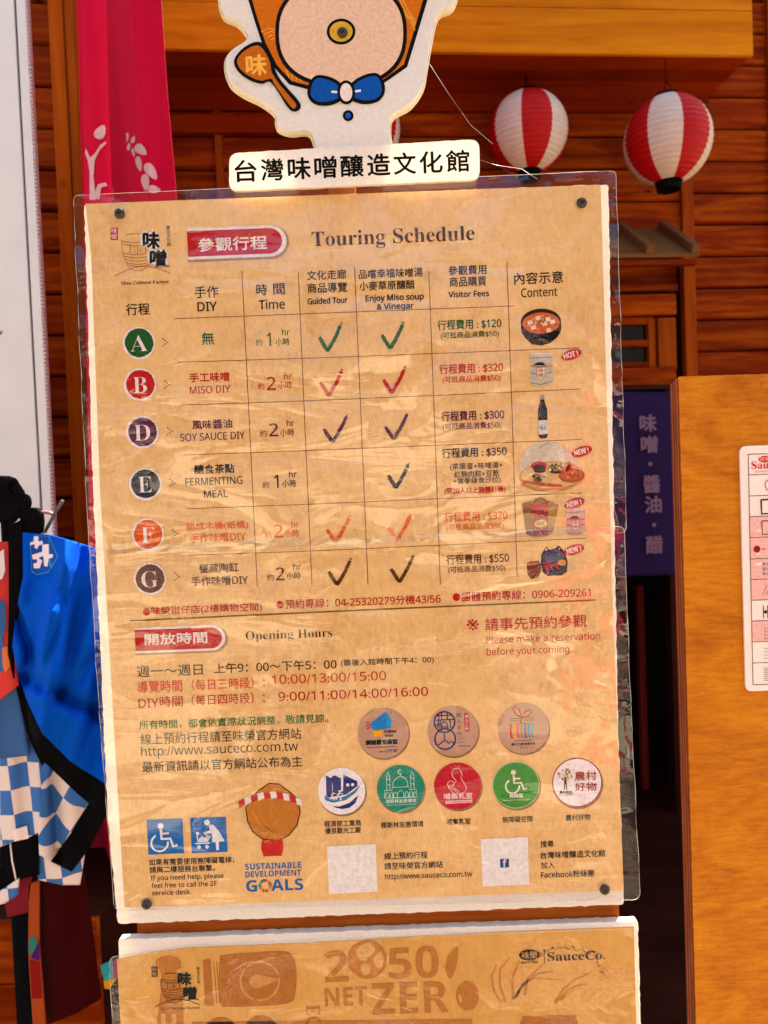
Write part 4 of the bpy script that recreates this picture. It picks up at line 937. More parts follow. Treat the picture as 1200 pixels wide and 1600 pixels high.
# product pictures
SHN = (150, 110, 80)
S.disc(845.5, 511, 31.5, (34, 22, 20), 2, ry=27, n=48); S.poly([(814, 511), (877, 508), (870, 525), (860, 536), (846, 540), (831, 538), (820, 528)], (28, 22, 20), 2)
S.disc(845, 503, 31.5, (60, 26, 20), 3, ry=20.5, n=48); S.disc(845.3, 505, 29, (206, 104, 44), 4, ry=16.5, n=48)
for i in range(26):
    a = random.uniform(0, 2 * PI); r = math.sqrt(random.random()); S.disc(845 + 24 * r * math.cos(a), 505 + 12.5 * r * math.sin(a), random.uniform(1.2, 3), random.choice(((224, 138, 70), (236, 170, 100), (190, 84, 34))), 5, ry=random.uniform(.8, 2), n=9)
for x, y in ((840, 497), (856, 499), (833, 512), (850, 506), (857, 516), (863, 503), (828, 504)): S.poly([(x - 4, y - 2), (x + 3, y - 4), (x + 5, y + 2), (x - 3, y + 4)], (240, 208, 184), 6)
for x, y in ((845, 501), (849, 504), (842, 505), (846, 508), (851, 500)): S.disc(x, y, 1.6, (70, 100, 40), 7, n=7)
S.flush('soup_bowl_print')
def jar(cx, cy, k, tint=(196, 190, 170)):
    S.poly([(cx - 17 * k, cy - 6 * k), (cx + 18 * k, cy - 8 * k), (cx + 19 * k, cy + 18 * k), (cx + 13 * k, cy + 25 * k), (cx - 11 * k, cy + 26 * k), (cx - 17 * k, cy + 20 * k)], tint, 2)
    S.poly([(cx - 17 * k, cy - 24 * k), (cx - 8 * k, cy - 26 * k), (cx + 16 * k, cy - 27 * k), (cx + 20 * k, cy - 11 * k), (cx - 17 * k, cy - 9 * k)], (214, 206, 196), 3)
    for i in range(12): S.line([(cx + (-16 + 3 * i) * k, cy - 24 * k), (cx + (-17 + 3.1 * i) * k, cy - 10 * k)], .6, (150, 136, 116), 4)
    S.line([(cx - 17 * k, cy - 18 * k), (cx + 18 * k, cy - 20 * k)], 1, (130, 110, 90), 5); S.poly([(cx - 13 * k, cy - 7 * k), (cx - 5 * k, cy - 12 * k), (cx + 3 * k, cy - 12 * k), (cx + 8 * k, cy - 7 * k)], (50, 46, 44), 5)
    S.line([(cx - 16 * k, cy - 5 * k), (cx + 18 * k, cy - 6 * k)], 1, (120, 106, 90), 5); S.line([(cx - 15 * k, cy + 20 * k), (cx, cy + 23 * k), (cx + 17 * k, cy + 18 * k)], 1, (120, 110, 80), 5)
    S.poly([(cx - 7 * k, cy - 3 * k), (cx + 7 * k, cy - 4 * k), (cx + 6 * k, cy + 10 * k), (cx, cy + 16 * k), (cx - 6 * k, cy + 11 * k)], (232, 212, 186), 4); S.line([(cx - 7 * k, cy - 3 * k), (cx + 7 * k, cy - 4 * k), (cx + 6 * k, cy + 10 * k), (cx, cy + 16 * k), (cx - 6 * k, cy + 11 * k)], .8, (150, 60, 50), 5, close=True)
    S.text('味', cx - 3.5 * k, cx + 3.5 * k, cy + 4 * k, (150, 50, 40), h=6 * k, lay=6); S.text('噌', cx - 3.5 * k, cx + 3.5 * k, cy + 11.5 * k, (150, 50, 40), h=6 * k, lay=6)
    S.line([(cx - 16 * k, cy + 4 * k), (cx - 8 * k, cy + 7 * k)], 1, (80, 90, 80), 5); S.line([(cx + 9 * k, cy + 6 * k), (cx + 17 * k, cy + 3 * k)], 1, (150, 60, 60), 5)
jar(845, 578, 1.0); S.flush('miso_jar_print')
S.poly([(844, 618), (850, 617.5), (851, 628), (855, 640), (856, 680), (854, 684.5), (843.5, 685), (841, 681), (840.5, 642), (844, 628)], (24, 26, 22), 2); S.poly([(843.5, 617.5), (850.5, 617), (850.5, 624), (844, 624.5)], (150, 140, 124), 3)
S.poly([(841, 657), (855.6, 656.3), (856, 678), (841.5, 679)], (214, 208, 200), 3); S.disc(848.5, 668, 4.5, (120, 114, 116), 4, n=16); S.disc(848.5, 668, 3.6, (214, 208, 200), 5, n=16); S.text('醬油', 844.8, 852.5, 670.5, KK, h=3.5, lay=6); S.line([(846, 630), (843, 650)], .8, (110, 110, 100), 3); S.flush('soy_bottle_print')
S.poly([(811, 737), (812, 720), (822, 702), (838, 692), (856, 689), (874, 694), (890, 706), (903, 722), (912, 738)], (214, 200, 176), 2)
for i in range(9): S.line([(812 + i * 3, 735), (830 + i * 4, 705 - i), (858, 690)], .6, (186, 168, 140), 3)
S.disc(862, 745, 51, (196, 142, 74), 3, ry=24, n=50); S.disc(862, 743, 48, (218, 172, 110), 4, ry=20, n=50); S.line([(815, 756), (838, 766), (870, 768), (900, 758)], 1.5, (168, 118, 60), 5)
S.poly([(812, 747), (820, 751), (878, 757), (878, 761), (850, 760), (818, 755)], (176, 74, 28), 5)
S.disc(842, 728, 12.5, (190, 26, 28), 6, ry=7, n=30); S.poly([(830, 729), (854, 728), (852, 737), (845, 739), (836, 738.5)], (34, 22, 18), 5); S.disc(842, 730, 9.5, (44, 26, 18), 7, ry=4.5, n=24)
S.disc(868, 733, 13, (40, 34, 26), 5, ry=7, n=26)
for i in range(18): S.disc(random.uniform(858, 878), random.uniform(724, 736), random.uniform(1.4, 3), random.choice(((216, 200, 96), (160, 180, 70), (206, 90, 50), (228, 214, 150))), 6, n=8)
S.disc(893, 743, 20.5, (150, 78, 34), 5, ry=11, n=34); S.disc(893, 741, 18, (176, 100, 48), 6, ry=8.5, n=34)
for i in range(26): S.disc(random.gauss(890, 6), random.gauss(735, 5), random.uniform(1.5, 3.4), random.choice(((204, 96, 44), (222, 130, 70), (170, 66, 30))), 7, n=9)
for i in range(8): S.disc(random.uniform(897, 906), random.uniform(741, 747), 1.8, (110, 150, 40), 8, n=8)
for x, y, r, c in ((838, 744, 7, (140, 96, 50)), (846, 747, 7, (206, 176, 120)), (832, 741, 5, (228, 206, 160)), (851, 743, 5, (222, 206, 160)), (840, 750, 7, (120, 66, 34)), (834, 744, 3, (130, 160, 60))): S.disc(x, y, r, c, 6, ry=r * .55, n=14)
S.flush('meal_tray_print')
S.poly([(815, 787), (830, 783), (846, 779), (860, 783), (873, 789), (864, 832), (852, 839), (832, 840), (822, 834)], (176, 130, 66), 2); S.poly([(815, 787), (829, 783), (833, 839), (822, 834)], (140, 96, 44), 3)
S.poly([(828, 788), (856, 787), (856, 838), (832, 840)], (150, 52, 50), 4); S.poly([(829, 788), (855, 785), (858, 795), (829, 797)], (190, 76, 72), 5); S.line([(833, 788), (836, 781), (846, 778), (852, 781), (856, 787)], 1.6, (110, 76, 40), 4)
for i in range(70): S.disc(random.uniform(831, 855), random.uniform(798, 838), .9, (196, 130, 100), 5, n=6)
S.disc(845, 818, 10, (216, 190, 122), 6, ry=6); S.text('味噌', 839, 850, 821, (120, 70, 40), h=6, lay=7); S.flush('gift_box_print')
jar(899, 816, .82, (206, 168, 148)); S.flush('miso_jar_print')
S.poly([(849, 861), (853, 854), (858, 859), (868, 857), (873, 852), (877, 857), (883, 864), (887, 878), (886, 893), (878, 899), (856, 900), (848, 894), (845, 880), (846, 866)], (34, 40, 58), 2)
S.disc(865, 869, 17, (56, 74, 104), 3, ry=10, n=30); S.poly([(848, 877), (865, 881), (882, 874), (883, 878), (866, 885), (849, 881)], (190, 34, 56), 4); S.poly([(850, 883), (855, 884), (859, 895), (855, 897)], (206, 60, 90), 4); S.disc(878, 879, 6.5, (216, 150, 40), 5, ry=5); S.ring(866, 889, 6, 2.4, (196, 30, 56), 5, 0, 180); S.poly([(853, 856), (855.5, 859), (852, 861)], (200, 180, 200), 4); S.poly([(873, 855), (875, 859), (872, 859)], (200, 180, 200), 4)
S.flush('paper_bag_print')
S.poly([(823, 880), (828, 877), (841, 876), (845, 881), (845, 893), (840, 903), (830, 905), (824, 897)], (120, 50, 28), 2); S.disc(834, 880, 10, (150, 74, 46), 3, ry=3.5, n=20); S.line([(824, 888), (845, 886)], 1.2, (70, 26, 14), 4)
for i in range(20): S.disc(random.uniform(826, 843), random.uniform(884, 900), 1, (160, 84, 54), 4, n=6)
S.flush('clay_jar_print')
for t, cx, cy in (('HOT !', 892.5, 554.5), ('NEW !', 909, 705.5), ('NEW !', 897.5, 786.5), ('NEW !', 897, 859)):
    S.disc(cx, cy, 16.5, (196, 22, 24), 6, ry=7.8, n=34, rot=math.radians(16)); S.text(t, cx - 11, cx + 11.5, cy + 6.4, WHT, h=7.6, lay=7, bold=.35, rot=12); S.flush('red_bubble')
# white squares (codes left out)
S.poly([(511, 1322.5), (587, 1318.5), (590, 1393), (514, 1397)], (238, 234, 234), 1); S.flush('blank_white_square')
S.poly([(751, 1311), (824.6, 1308), (827, 1381.7), (753.8, 1385)], (238, 234, 234), 1)
S.poly([(781, 1342), (795, 1341.4), (795.6, 1355), (781.6, 1355.6)], (36, 84, 140), 2); S.text('f', 785.5, 792, 1354.3, WHT, h=11, style='sansb', lay=3); S.flush('blank_white_square')
# fasteners and laminate
for p in ((186.8, 333.6), (909, 317), (229, 1413), (945, 1390)): screw(*p, -0.0042, SIGN, ts, 0.0062)

def film_sheet(name, corners, y0, th, parent, r=0.008, waves=0.0008, seed=0):
    out = rough_outline(corners, step=0.02, amp=0, r=r)
    vs = [Vector(p) for p in out]; rnd = random.Random(seed)
    xs = [p.x for p in vs]; zs = [p.y for p in vs]; inner = []; st_ = 0.0075
    def inside(p):
        q = False; j = len(vs) - 1
        for i in range(len(vs)):
            if (vs[i].y > p.y) != (vs[j].y > p.y) and p.x < (vs[j].x - vs[i].x) * (p.y - vs[i].y) / (vs[j].y - vs[i].y) + vs[i].x: q = not q
            j = i
        return q
    x = min(xs)
    while x < max(xs):
        z = min(zs)
        while z < max(zs):
            p = Vector((x, z))
            if inside(p): inner.append(p)
            z += st_
        x += st_
    res = delaunay_2d_cdt(vs + inner, [], [list(range(len(vs)))], 1, 0.001)
    xc_, xe = (min(xs) + max(xs)) / 2, (max(xs) - min(xs)) / 2
    def wav(p):
        e = max(0, (abs(p.x - xc_) / xe - 0.93) / 0.07)
        return waves * (math.sin(p.x * 60 + seed) * math.sin(p.y * 43 + 2 * seed) + 0.9) * (0.35) - 0.45 * e * (0.0030 * math.sin(p.y * 70 + seed + p.x * 160) + 0.0022 * math.sin(p.y * 190 + 3 * seed - p.x * 300) + .0006)
    o = mesh_obj(name, [(p.x, y0 - abs(wav(p)) if abs(p.x - xc_) / xe < .93 else y0 + wav(p), p.y) for p in res[0]], [tuple(f) for f in res[2]], FILM, parent, smooth=True)
    # sealed rim as a thin bright bead
    pts = [(p[0], (y0 + wav(Vector(p))) , p[1]) for p in out] ; pts.append(pts[0])
    tube('film_rim', pts, 0.00022, FILM_EDGE, o, 5)
    return o
film_sheet('laminate_film', [U(141, 868), U(978, 832), U(961, 268), U(116, 307)], -0.0034, 0.0003, ts, seed=1)
film_sheet('laminate_film', [U(181, 1420), U(999, 1403), U(984, 1100), U(973.5, 822), U(142, 858), U(156, 1100)], -0.0040, 0.0003, ts, seed=2)

# ================================================================ TOPPER
tp = empty('cutout_topper', (0, 0, 0), 0, 'white foam cut-out with orange hood shape and blue bow standing above the poster', 'cutout sign')
def smooth_closed(pts, n=4):
    out = []; m = len(pts)
    for i in range(m):
        p0, p1, p2, p3 = (Vector(pts[(i + j) % m]) for j in (-1, 0, 1, 2))
        for k in range(n):
            t = k / n; out.append(tuple(0.5 * ((2 * p1) + (-p0 + p2) * t + (2 * p0 - 5 * p1 + 4 * p2 - p3) * t * t + (-p0 + 3 * p1 - 3 * p2 + p3) * t ** 3)))
    return out
outl = [(343, -6), (349, 20), (373, 33), (388, 58), (362, 78), (353, 97), (358, 124), (378, 142), (410, 158), (431, 176), (434, 196), (455, 205), (483, 204), (492, 222), (500, 246), (545, 252), (606, 240), (609, 200), (613, 178), (640, 162), (660, 134), (667, 100), (674, 60), (684, 20), (706, 8), (716, -20), (722, -90), (680, -170), (600, -215), (520, -225), (430, -190), (365, -120), (338, -50)]
O2 = smooth_closed(outl)
YT = -0.012
prism('foam_cutout', [U(*p, d=YT) for p in O2], YT, YT + 0.010, FOAM, tp, 0.0006, sidemat=FOAM_SIDE)
prism('foam_backing', [U(p[0] - 3.2 if p[0] < 520 else p[0] + 2, p[1] + 3.0, d=YT + .010) for p in O2], YT + 0.0102, YT + 0.022, plain('yellowed_foam', (0.62, 0.55, 0.36, 1), .95, .1, 200, .15, .5), tp, 0.0006)
T = Sheet(SIGN, YT - 0.0002, tp)
ORW, OLN, BK = (198, 106, 28), (226, 158, 60), (26, 18, 18)
T.poly([(385, -10), (397, 30), (410, 70), (428, 105), (452, 132), (482, 140), (540, 150), (600, 130), (636, 105), (650, 60), (668, 0), (676, -80), (600, -160), (500, -170), (400, -110)], BK, 1)
T.poly([(391, -10), (402, 28), (415, 67), (433, 102), (456, 127), (484, 134), (540, 143), (598, 125), (631, 101), (644, 58), (661, 0), (669, -78), (598, -154), (502, -163), (406, -106)], ORW, 2)
for i in range(4):
    T.line([(408 + 5 * i, 50 + i * 4), (420 + 4 * i, 44 + i * 5), (432 + 2 * i, 48 + 5 * i), (437, 58 + 6 * i)], 1.6, OLN, 3)
    T.line([(612 + i * 5, -6), (622 + i * 5, 16), (640 + i * 3, 30 + i), (648, 48 - i * 2)], 1.6, OLN, 3)
    T.line([(447 + i * 7, 108 + i * 3), (452 + i * 6, 122 + i * 2)], 1.6, OLN, 3)
PCH = (222, 186, 156)
def ob(cx, cy, a, b_, n=48): return [(cx + a * math.copysign(abs(math.cos(2 * PI * i / n)) ** .8, math.cos(2 * PI * i / n)), cy + b_ * math.copysign(abs(math.sin(2 * PI * i / n)) ** .85, math.sin(2 * PI * i / n))) for i in range(n)]
T.poly(ob(533, 52, 103, 84), BK, 4); T.poly(ob(533, 52, 97, 78), PCH, 5)
T.flush('printed_hood')
# bow
for sx in (-1, 1):
    cx = 541 + sx * 31; q = lambda x, y: (541 + sx * x, y - sx * x * .04)
    T.poly(smooth_closed([q(3, 137), q(20, 122), q(45, 116), q(58, 128), q(60, 148), q(48, 162), q(24, 164), q(4, 154)]), BK, 6)
    T.poly(smooth_closed([q(8, 139), q(22, 127), q(44, 121), q(53, 130), q(55, 147), q(45, 157), q(26, 158), q(8, 150)]), (22, 82, 160), 7)
    T.line([q(14, 144), q(23, 143)], 3.6, (226, 222, 224), 8)
T.disc(541, 145, 14, BK, 8, ry=18.5); T.disc(541, 145, 9.5, (232, 214, 204), 9, ry=14); T.flush('printed_bow')
T.disc(544, 181, 8.5, BK, 3); T.disc(544, 181, 4.5, (22, 92, 170), 4); T.flush('printed_button')
# ladle with its character
T.poly(smooth_closed([(366, 95), (380, 76), (402, 66), (416, 74), (427, 96), (431, 112), (442, 130), (468, 160), (468, 172), (458, 175), (448, 166), (424, 130), (408, 132), (388, 125), (372, 112)]), BK, 10)
T.poly(smooth_closed([(371, 95), (383, 80), (401, 72), (412, 79), (422, 98), (425, 114), (438, 134), (461, 161), (462, 168), (455, 168), (430, 134), (424, 124), (408, 127), (390, 120), (376, 109)]), (184, 98, 32), 11)
T.text('味', 386, 417, 119, (236, 176, 74), h=31, lay=12, bold=1.2); T.flush('printed_ladle')
T.disc(533, 50, 22.5, BK, 6, ry=20); T.disc(533, 50, 18, (206, 166, 52), 7, ry=15.5); T.flush('screw_rosette')
screw(535, 51, YT - 0.0016, SIGN, tp, 0.0060)
YN = YT - 0.006
npz = rough_outline([U(357.5, 299, YN), U(750, 281, YN), U(749, 217, YN), U(358, 239, YN)], amp=0.0003, r=0.011, seed=4)
plate = prism('name_plate', npz, YN, YT - 0.0006, FOAM, tp, 0.0006, sidemat=FOAM_SIDE)
P2 = Sheet(SIGN, YN - 0.0002, tp)
xs = [(367.8, 401.5), (409, 443), (451, 485.5), (492.5, 526), (533, 568), (575, 610), (616, 650), (656.5, 691.5), (698, 733.4)]
for i, (ch, (a_, b_)) in enumerate(zip('台灣味噌釀造文化館', xs)):
    P2.text(ch, a_, b_, 284.5 - (a_ - 367) * .047, (28, 20, 24), h=33, bold=0.75)
P2.flush()

# ================================================================ NET ZERO SIGN (lower)
nz = empty('net_zero_sign', (0, 0, 0), 0, 'lower tan laminated poster printed with net zero lettering, under the schedule poster', 'sign')
zb = U(600, 2000)[1]
x0b = U(186, 1600)[0]; x1b = U(1003, 1600)[0]
prism('foam_board', rough_outline([(U(205, 2000)[0], zb), (U(1012, 2000)[0], zb), U(1001, 1590), U(997, 1439), U(184.5, 1468), U(189, 1590)], amp=.0006, r=.004, seed=9), 0.0, 0.0112, FOAM, nz, .0008, sidemat=FOAM_SIDE)
pp = [(U(210, 2000)[0], zb + .02), (U(1002, 2000)[0], zb + .02), U(994, 1600), U(990, 1447.5), U(800, 1455), U(650, 1462.5), U(560, 1468), U(480, 1473), U(400, 1476), U(300, 1480), U(240, 1487), U(183, 1498), U(189, 1600)]
prism('printed_sheet', pp, -0.0010, -0.0001, PAPER2, nz)
Z = Sheet(SIGN, -0.0013, nz); MB_ = (188, 124, 54); MC = (180, 114, 48)
Z.text('2', 508, 545, 1535, MB_, h=49, style='sansb'); Z.text('5', 608, 644, 1529.5, MB_, h=48, style='sansb'); Z.text('0', 650, 686, 1528, MB_, h=49, style='sansb'); Z.flush()
Z.disc(573.5, 1499, 31, MB_, 1); Z.disc(573.5, 1499, 26.5, (196, 130, 62), 2)
for pts in ([(556, 1486), (566, 1476), (578, 1474), (586, 1482), (578, 1494), (570, 1500), (562, 1498)], [(584, 1496), (594, 1488), (599, 1500), (594, 1512), (586, 1508)], [(566, 1506), (576, 1508), (578, 1518), (570, 1524), (564, 1516)]): Z.poly(smooth_closed(pts), (220, 170, 104), 3)
Z.flush('globe_print')
Z.text('NET', 508, 574, 1572.5, MB_, h=29, style='sansb'); Z.text('ZER', 582, 702, 1585.5, MB_, h=49, style='sansb'); Z.flush()
Z.disc(730.5, 1556, 18, MB_, 1, ry=23.5); Z.disc(719, 1560, 2.4, (214, 160, 92), 2, ry=7, rot=.15); Z.poly(smooth_closed([(713, 1480), (716, 1484), (714, 1508), (704, 1530), (696, 1514), (700, 1494)]), MB_, 1); Z.flush('soybean_print')
Z.poly([(300, 1597), (738, 1592), (740, 1660), (300, 1664)], MB_, 1); Z.flush('bar_print')
Z.poly(smooth_closed([(343, 1500), (350, 1492), (400, 1488), (440, 1486), (456, 1492), (463, 1515), (462, 1550), (454, 1566), (420, 1571), (360, 1573), (344, 1566)], 5), MC, 1)
Z.poly([(317, 1500), (329, 1498), (334, 1571), (320, 1571)], MC, 1)
for x in (334, 338.5): Z.line([(x, 1502), (x + 5, 1568)], 1.6, MC, 1)
Z.ring(406, 1532.5, 30, 3.4, (206, 150, 82), 3, 20, 130); Z.ring(406, 1532.5, 30, 3.4, (206, 150, 82), 3, 140, 250); Z.ring(406, 1532.5, 30, 3.4, (206, 150, 82), 3, 260, 370)
Z.poly(smooth_closed([(390, 1535), (396, 1524), (408, 1524), (434, 1530), (412, 1540), (398, 1544)]), (206, 150, 82), 3); Z.flush('can_print')
Z.poly(smooth_closed([(244, 1500), (262, 1493), (280, 1498), (283, 1512), (276, 1516), (278, 1530), (284, 1548), (287, 1600), (286, 1660), (240, 1660), (246, 1590), (252, 1540), (250, 1516), (244, 1512)]), (190, 124, 56), 1)
Z.text('u', 252, 276, 1604, (214, 160, 92), h=26, style='sansb', lay=2); Z.flush('bottle_print')
Z.text('ECO', 478, 536, 1570, (190, 124, 56), h=22, style='serif', rot=-90); Z.disc(345, 1618, 28, MC, 1, ry=30); Z.disc(408, 1618, 30, MC, 1, ry=32); Z.flush('eco_print')
for pts in ([(784, 1569), (772, 1550), (768, 1525), (776, 1508)], [(790, 1566), (781, 1540), (781, 1515), (798, 1495)], [(804, 1560), (815, 1540), (835, 1528), (880, 1532)], [(806, 1558), (820, 1535), (840, 1522), (865, 1518)], [(820, 1555), (824, 1530), (850, 1505)], [(868, 1567), (880, 1545), (900, 1530), (925, 1519)], [(876, 1563), (886, 1548), (900, 1540), (918, 1538)], [(802, 1562), (800, 1530), (812, 1500)]):
    Z.line(pts, 5, (196, 130, 62), 1, w2=1.2)
for i in range(60):
    t = i / 59; a = math.radians(150 - 150 * t); x = 882 + 62 * math.cos(a); y = 1530 - 50 * math.sin(a); Z.disc(x + random.uniform(-4, 4), y + random.uniform(-3, 3), 2.6, (198, 134, 68), 1, ry=1.2, n=8, rot=random.uniform(-1, 1))
Z.flush('rice_print')
Z.poly(smooth_closed([(815, 1592), (830, 1588), (890, 1587), (900, 1592), (903, 1640), (815, 1640)]), MC, 1); Z.flush('pot_print')
IK = (24, 18, 18)
Z.disc(827.5, 1492, 16.5, IK, 3, ry=8.8); Z.text('味榮', 815.5, 839.5, 1498, (206, 150, 86), h=11.5, lay=4, bold=.1); Z.text('SINCE 1945', 814, 841, 1505.7, IK, h=3.6, lay=3, bold=.1)
Z.line([(850, 1482.5), (850.6, 1505)], 1.3, IK, 3); Z.text('SauceCo.', 855.5, 945.5, 1501.5, IK, h=14, style='serif', lay=3); Z.line([(918, 1490), (924, 1486), (931, 1487.5)], 2.0, IK, 4); Z.flush('brand_logo')
Z.poly([(236.5, 1510), (246, 1509.5), (246.5, 1526), (237, 1526.5)], IK, 2); Z.text('味', 238, 245.4, 1517.5, (200, 146, 84), h=7, lay=3); Z.text('榮', 238, 245.4, 1525.5, (200, 146, 84), h=7, lay=3)
logo(Z, 252, 1522, .80, IK, IK, False); Z.text('Miso Cultural Factory', 251, 313, 1578.5, IK, h=4.6, style='serif'); Z.flush('miso_factory_logo')
film_sheet('laminate_film', [U(190, 1900), U(1000, 1868), U(994, 1449), U(610, 1461), U(300, 1474), U(172, 1494)], -0.0032, 0.0003, nz, seed=5)

# ================================================================ RIGHT PLYWOOD PANEL + PLAQUE
PF = Frame(1.06, 3.0, 1100)
pn = frame_empty('plywood_panel', PF, label='honey coloured plywood panel with a layered edge standing at the right', cat='panel')
xl_ = PF.uv(1061, 600)[0]; zt_ = PF.uv(1061, 588.5)[1]
prism('face_veneer', rough_outline([(xl_, 0.05), (xl_ + 0.62, 0.05), (xl_ + 0.62, zt_), (xl_, zt_)], step=.003, amp=.00035, r=.002, seed=3), 0.0, 0.0028, W_PLY, pn)
PLYA = plain('ply_layer_light', (0.34, 0.10, 0.02, 1), .7, .3, 120, .3, .5, stretch=(1, 1, .1)); PLYB = plain('ply_layer_dark', (0.14, 0.028, 0.008, 1), .7, .3, 120, .3, .5, stretch=(1, 1, .1))
y = 0.0029
for i in range(7):
    prism('ply_layer', [(xl_ + random.uniform(-.0006, .0006), 0.05), (xl_ + .62, 0.05), (xl_ + .62, zt_ - .0006), (xl_ + random.uniform(-.0004, .0004), zt_ - .0006 - .0012 * i)], y, y + 0.0038, PLYB if i % 2 == 0 else PLYA, pn); y += 0.0039
pq = frame_empty('map_plaque', PF, label='white rounded plaque with a legend table and painted-in pinkish reflections, fixed on the plywood panel', cat='plaque')
def V(px, py, d=-.004): return PF.uv(px, py, d)
A_, B_ = V(1157.5, 697), V(1164.5, 1081); 
zt2 = V(1160, 697)[1]; zb2 = V(1164, 1081)[1]; xq0 = (V(1157, 750)[0] + V(1163, 1000)[0]) / 2
PLQ = plain('glossy_plaque', (0.80, 0.72, 0.66, 1), .28, .5, 5, .04)
prism('plaque_board', rough_outline([(xq0, zb2), (xq0 + .26, zb2), (xq0 + .26, zt2), (xq0, zt2)], amp=0, r=.010), -0.0040, -0.0003, PLQ, pq, .0006)
Q = Sheet(PF, -0.0043, pq); LK = (90, 70, 72)
ys = [710, 742, 775, 807.5, 840, 873.5, 905.5, 938, 970.5, 1003, 1036, 1070]
fx = lambda y, x=1170: x + (y - 710) * (1176.5 - 1169) / 360
Q.line([(fx(710, 1169), 710), (fx(1070, 1169), 1070)], 1.0, LK, 3)
for i, yy in enumerate(ys):
    if i in (1,): yy = 742
    Q.line([(fx(yy, 1169), yy), (1260, yy - 3)], 1.0, LK, 3)
for i in (3, 4, 5, 6, 8): Q.poly([(fx(ys[i], 1169) + .5, ys[i]), (1256, ys[i] - 3), (1258, ys[i + 1] - 3), (fx(ys[i + 1], 1169) + .5, ys[i + 1])], (236, 184, 172), 1)  # pinkish reflections on the plaque painted in as row fills
Q.flush('legend_lines_reflections')
Q.disc(1195, 717.5, 10, (206, 46, 46), 4, ry=5.2); Q.text('味榮', 1187.5, 1202, 721, (236, 190, 180), h=7, lay=5); Q.text('SauceCo.', 1174, 1240, 733, (206, 46, 46), h=12, style='serif', lay=4); Q.text('Green Life', 1180, 1215, 738.5, (206, 80, 70), h=3.4, lay=4); Q.flush('brand_logo')
Q.ring(1205, 758, 9.5, 1.2, (150, 50, 50), 4); Q.line([(1189, 781), (1215, 780), (1216, 802), (1190, 803), (1189, 781)], 2.6, (50, 50, 52), 4); Q.line([(1190, 814), (1216, 813), (1217, 834), (1191, 835), (1190, 814)], 1.6, (50, 50, 52), 4)
Q.disc(1182.5, 858, 5.4, (150, 40, 38), 4); Q.line([(1190, 858), (1196, 857.8)], 1.3, (70, 50, 50), 4)
Q.disc(1185, 829, 4, WHT, 4, ry=2.2); Q.disc(1184.5, 866, 3.6, WHT, 4, ry=2); Q.disc(1186, 881, 4.6, WHT, 4, ry=2.4)
for r in range(3):
    for c in range(3): Q.poly([(1191 + c * 7, 879 + r * 7.5), (1196 + c * 7, 878.8 + r * 7.5), (1196.2 + c * 7, 883.5 + r * 7.5), (1191.2 + c * 7, 883.7 + r * 7.5)], (150, 142, 138), 4)
for i in range(4): Q.line([(1192 + i * 5, 930), (1198 + i * 5, 914)], 1.2, (150, 142, 138), 4)
Q.line([(1192.5, 946), (1193, 966)], 1.3, (60, 60, 62), 4); Q.line([(1199, 946), (1199.5, 966)], 1.3, (60, 60, 62), 4); Q.disc(1196, 956, 2.4, (40, 40, 44), 4)
for r in range(4):
    for c in range(3): Q.disc(1195 + c * 5, 981 + r * 5.5, 1.5, (150, 146, 142), 4, n=8)
for r in range(4): Q.line([(1193, 1013 + r * 5), (1206, 1014 + r * 5)], 1.1, (176, 170, 164), 4)
for r in range(7): Q.line([(1193, 1044 + r * 3.2), (1206, 1043.5 + r * 3.2)], 1, (150, 142, 138), 4)
Q.flush('legend_symbols')

# ================================================================ GARMENT RACK AND COATS
GF = Frame(1.42, 0, 60)
def gz(px, py, d=0): u_, z_ = GF.uv(px, py, d); return (u_, d, z_)
rack = frame_empty('garment_rack', GF, label='black garment rack at the left edge carrying the festival coats', cat='rack')
tube('post', [gz(30, 1420, .22), (gz(30, 1420, .22)[0], .22, 0.02)], 0.017, BLACK, rack, 12)
xr0 = gz(6, 790, .04)
tube('post', [(xr0[0] - .004, .06, xr0[2] + .05), (xr0[0] - .004, .06, 0.9)], 0.013, BLACK, rack, 12)
tube('top_rail', [(xr0[0]-.01, -0.20, xr0[2] + .01), (xr0[0]-.01, .03, xr0[2] + .01)], 0.011, BLACK, rack, 12)
tube('hanger_hook', [gz(4, 760, -.01), gz(22, 752, -.01), gz(33, 770, -.01), gz(36, 785, -.01), gz(30, 800, -.01), gz(20, 812, -.01)], 0.007, BLACK, rack, 10)
prism('end_clamp', smooth_closed([gz(x, y)[::2] for x, y in ((-8, 748), (16, 749), (22, 768), (36, 775), (39, 790), (30, 806), (14, 812), (-8, 812))]), -.02, .03, BLACK, rack, .003)
tube('foot', [(xr0[0] - .004, -.25, .03), (xr0[0] - .004, .45, .03)], 0.015, BLACK, rack, 10)
hg = frame_empty('coat_hanger', GF, label='black coat hanger with a grip bar under the blue coat', cat='hanger')
prism('shoulder_block', smooth_closed([gz(x, y)[::2] for x, y in ((36, 800), (46, 793), (66, 798), (66, 832), (38, 833))]), -.012, .006, BLACK, hg, .003)
tube('grip_bar', [gz(70, 832, -.004), gz(84, 805, -.006), gz(98, 782, -.008)], 0.0032, plain('grey_bar', (.07, .05, .045, 1), .4), hg, 8)
tube('clip_bar', [gz(62, 800, -.002), gz(76, 801, -.002), gz(87, 805, -.002)], 0.0032, plain('copper_clip', (.30, .14, .10, 1), .4), hg, 8)

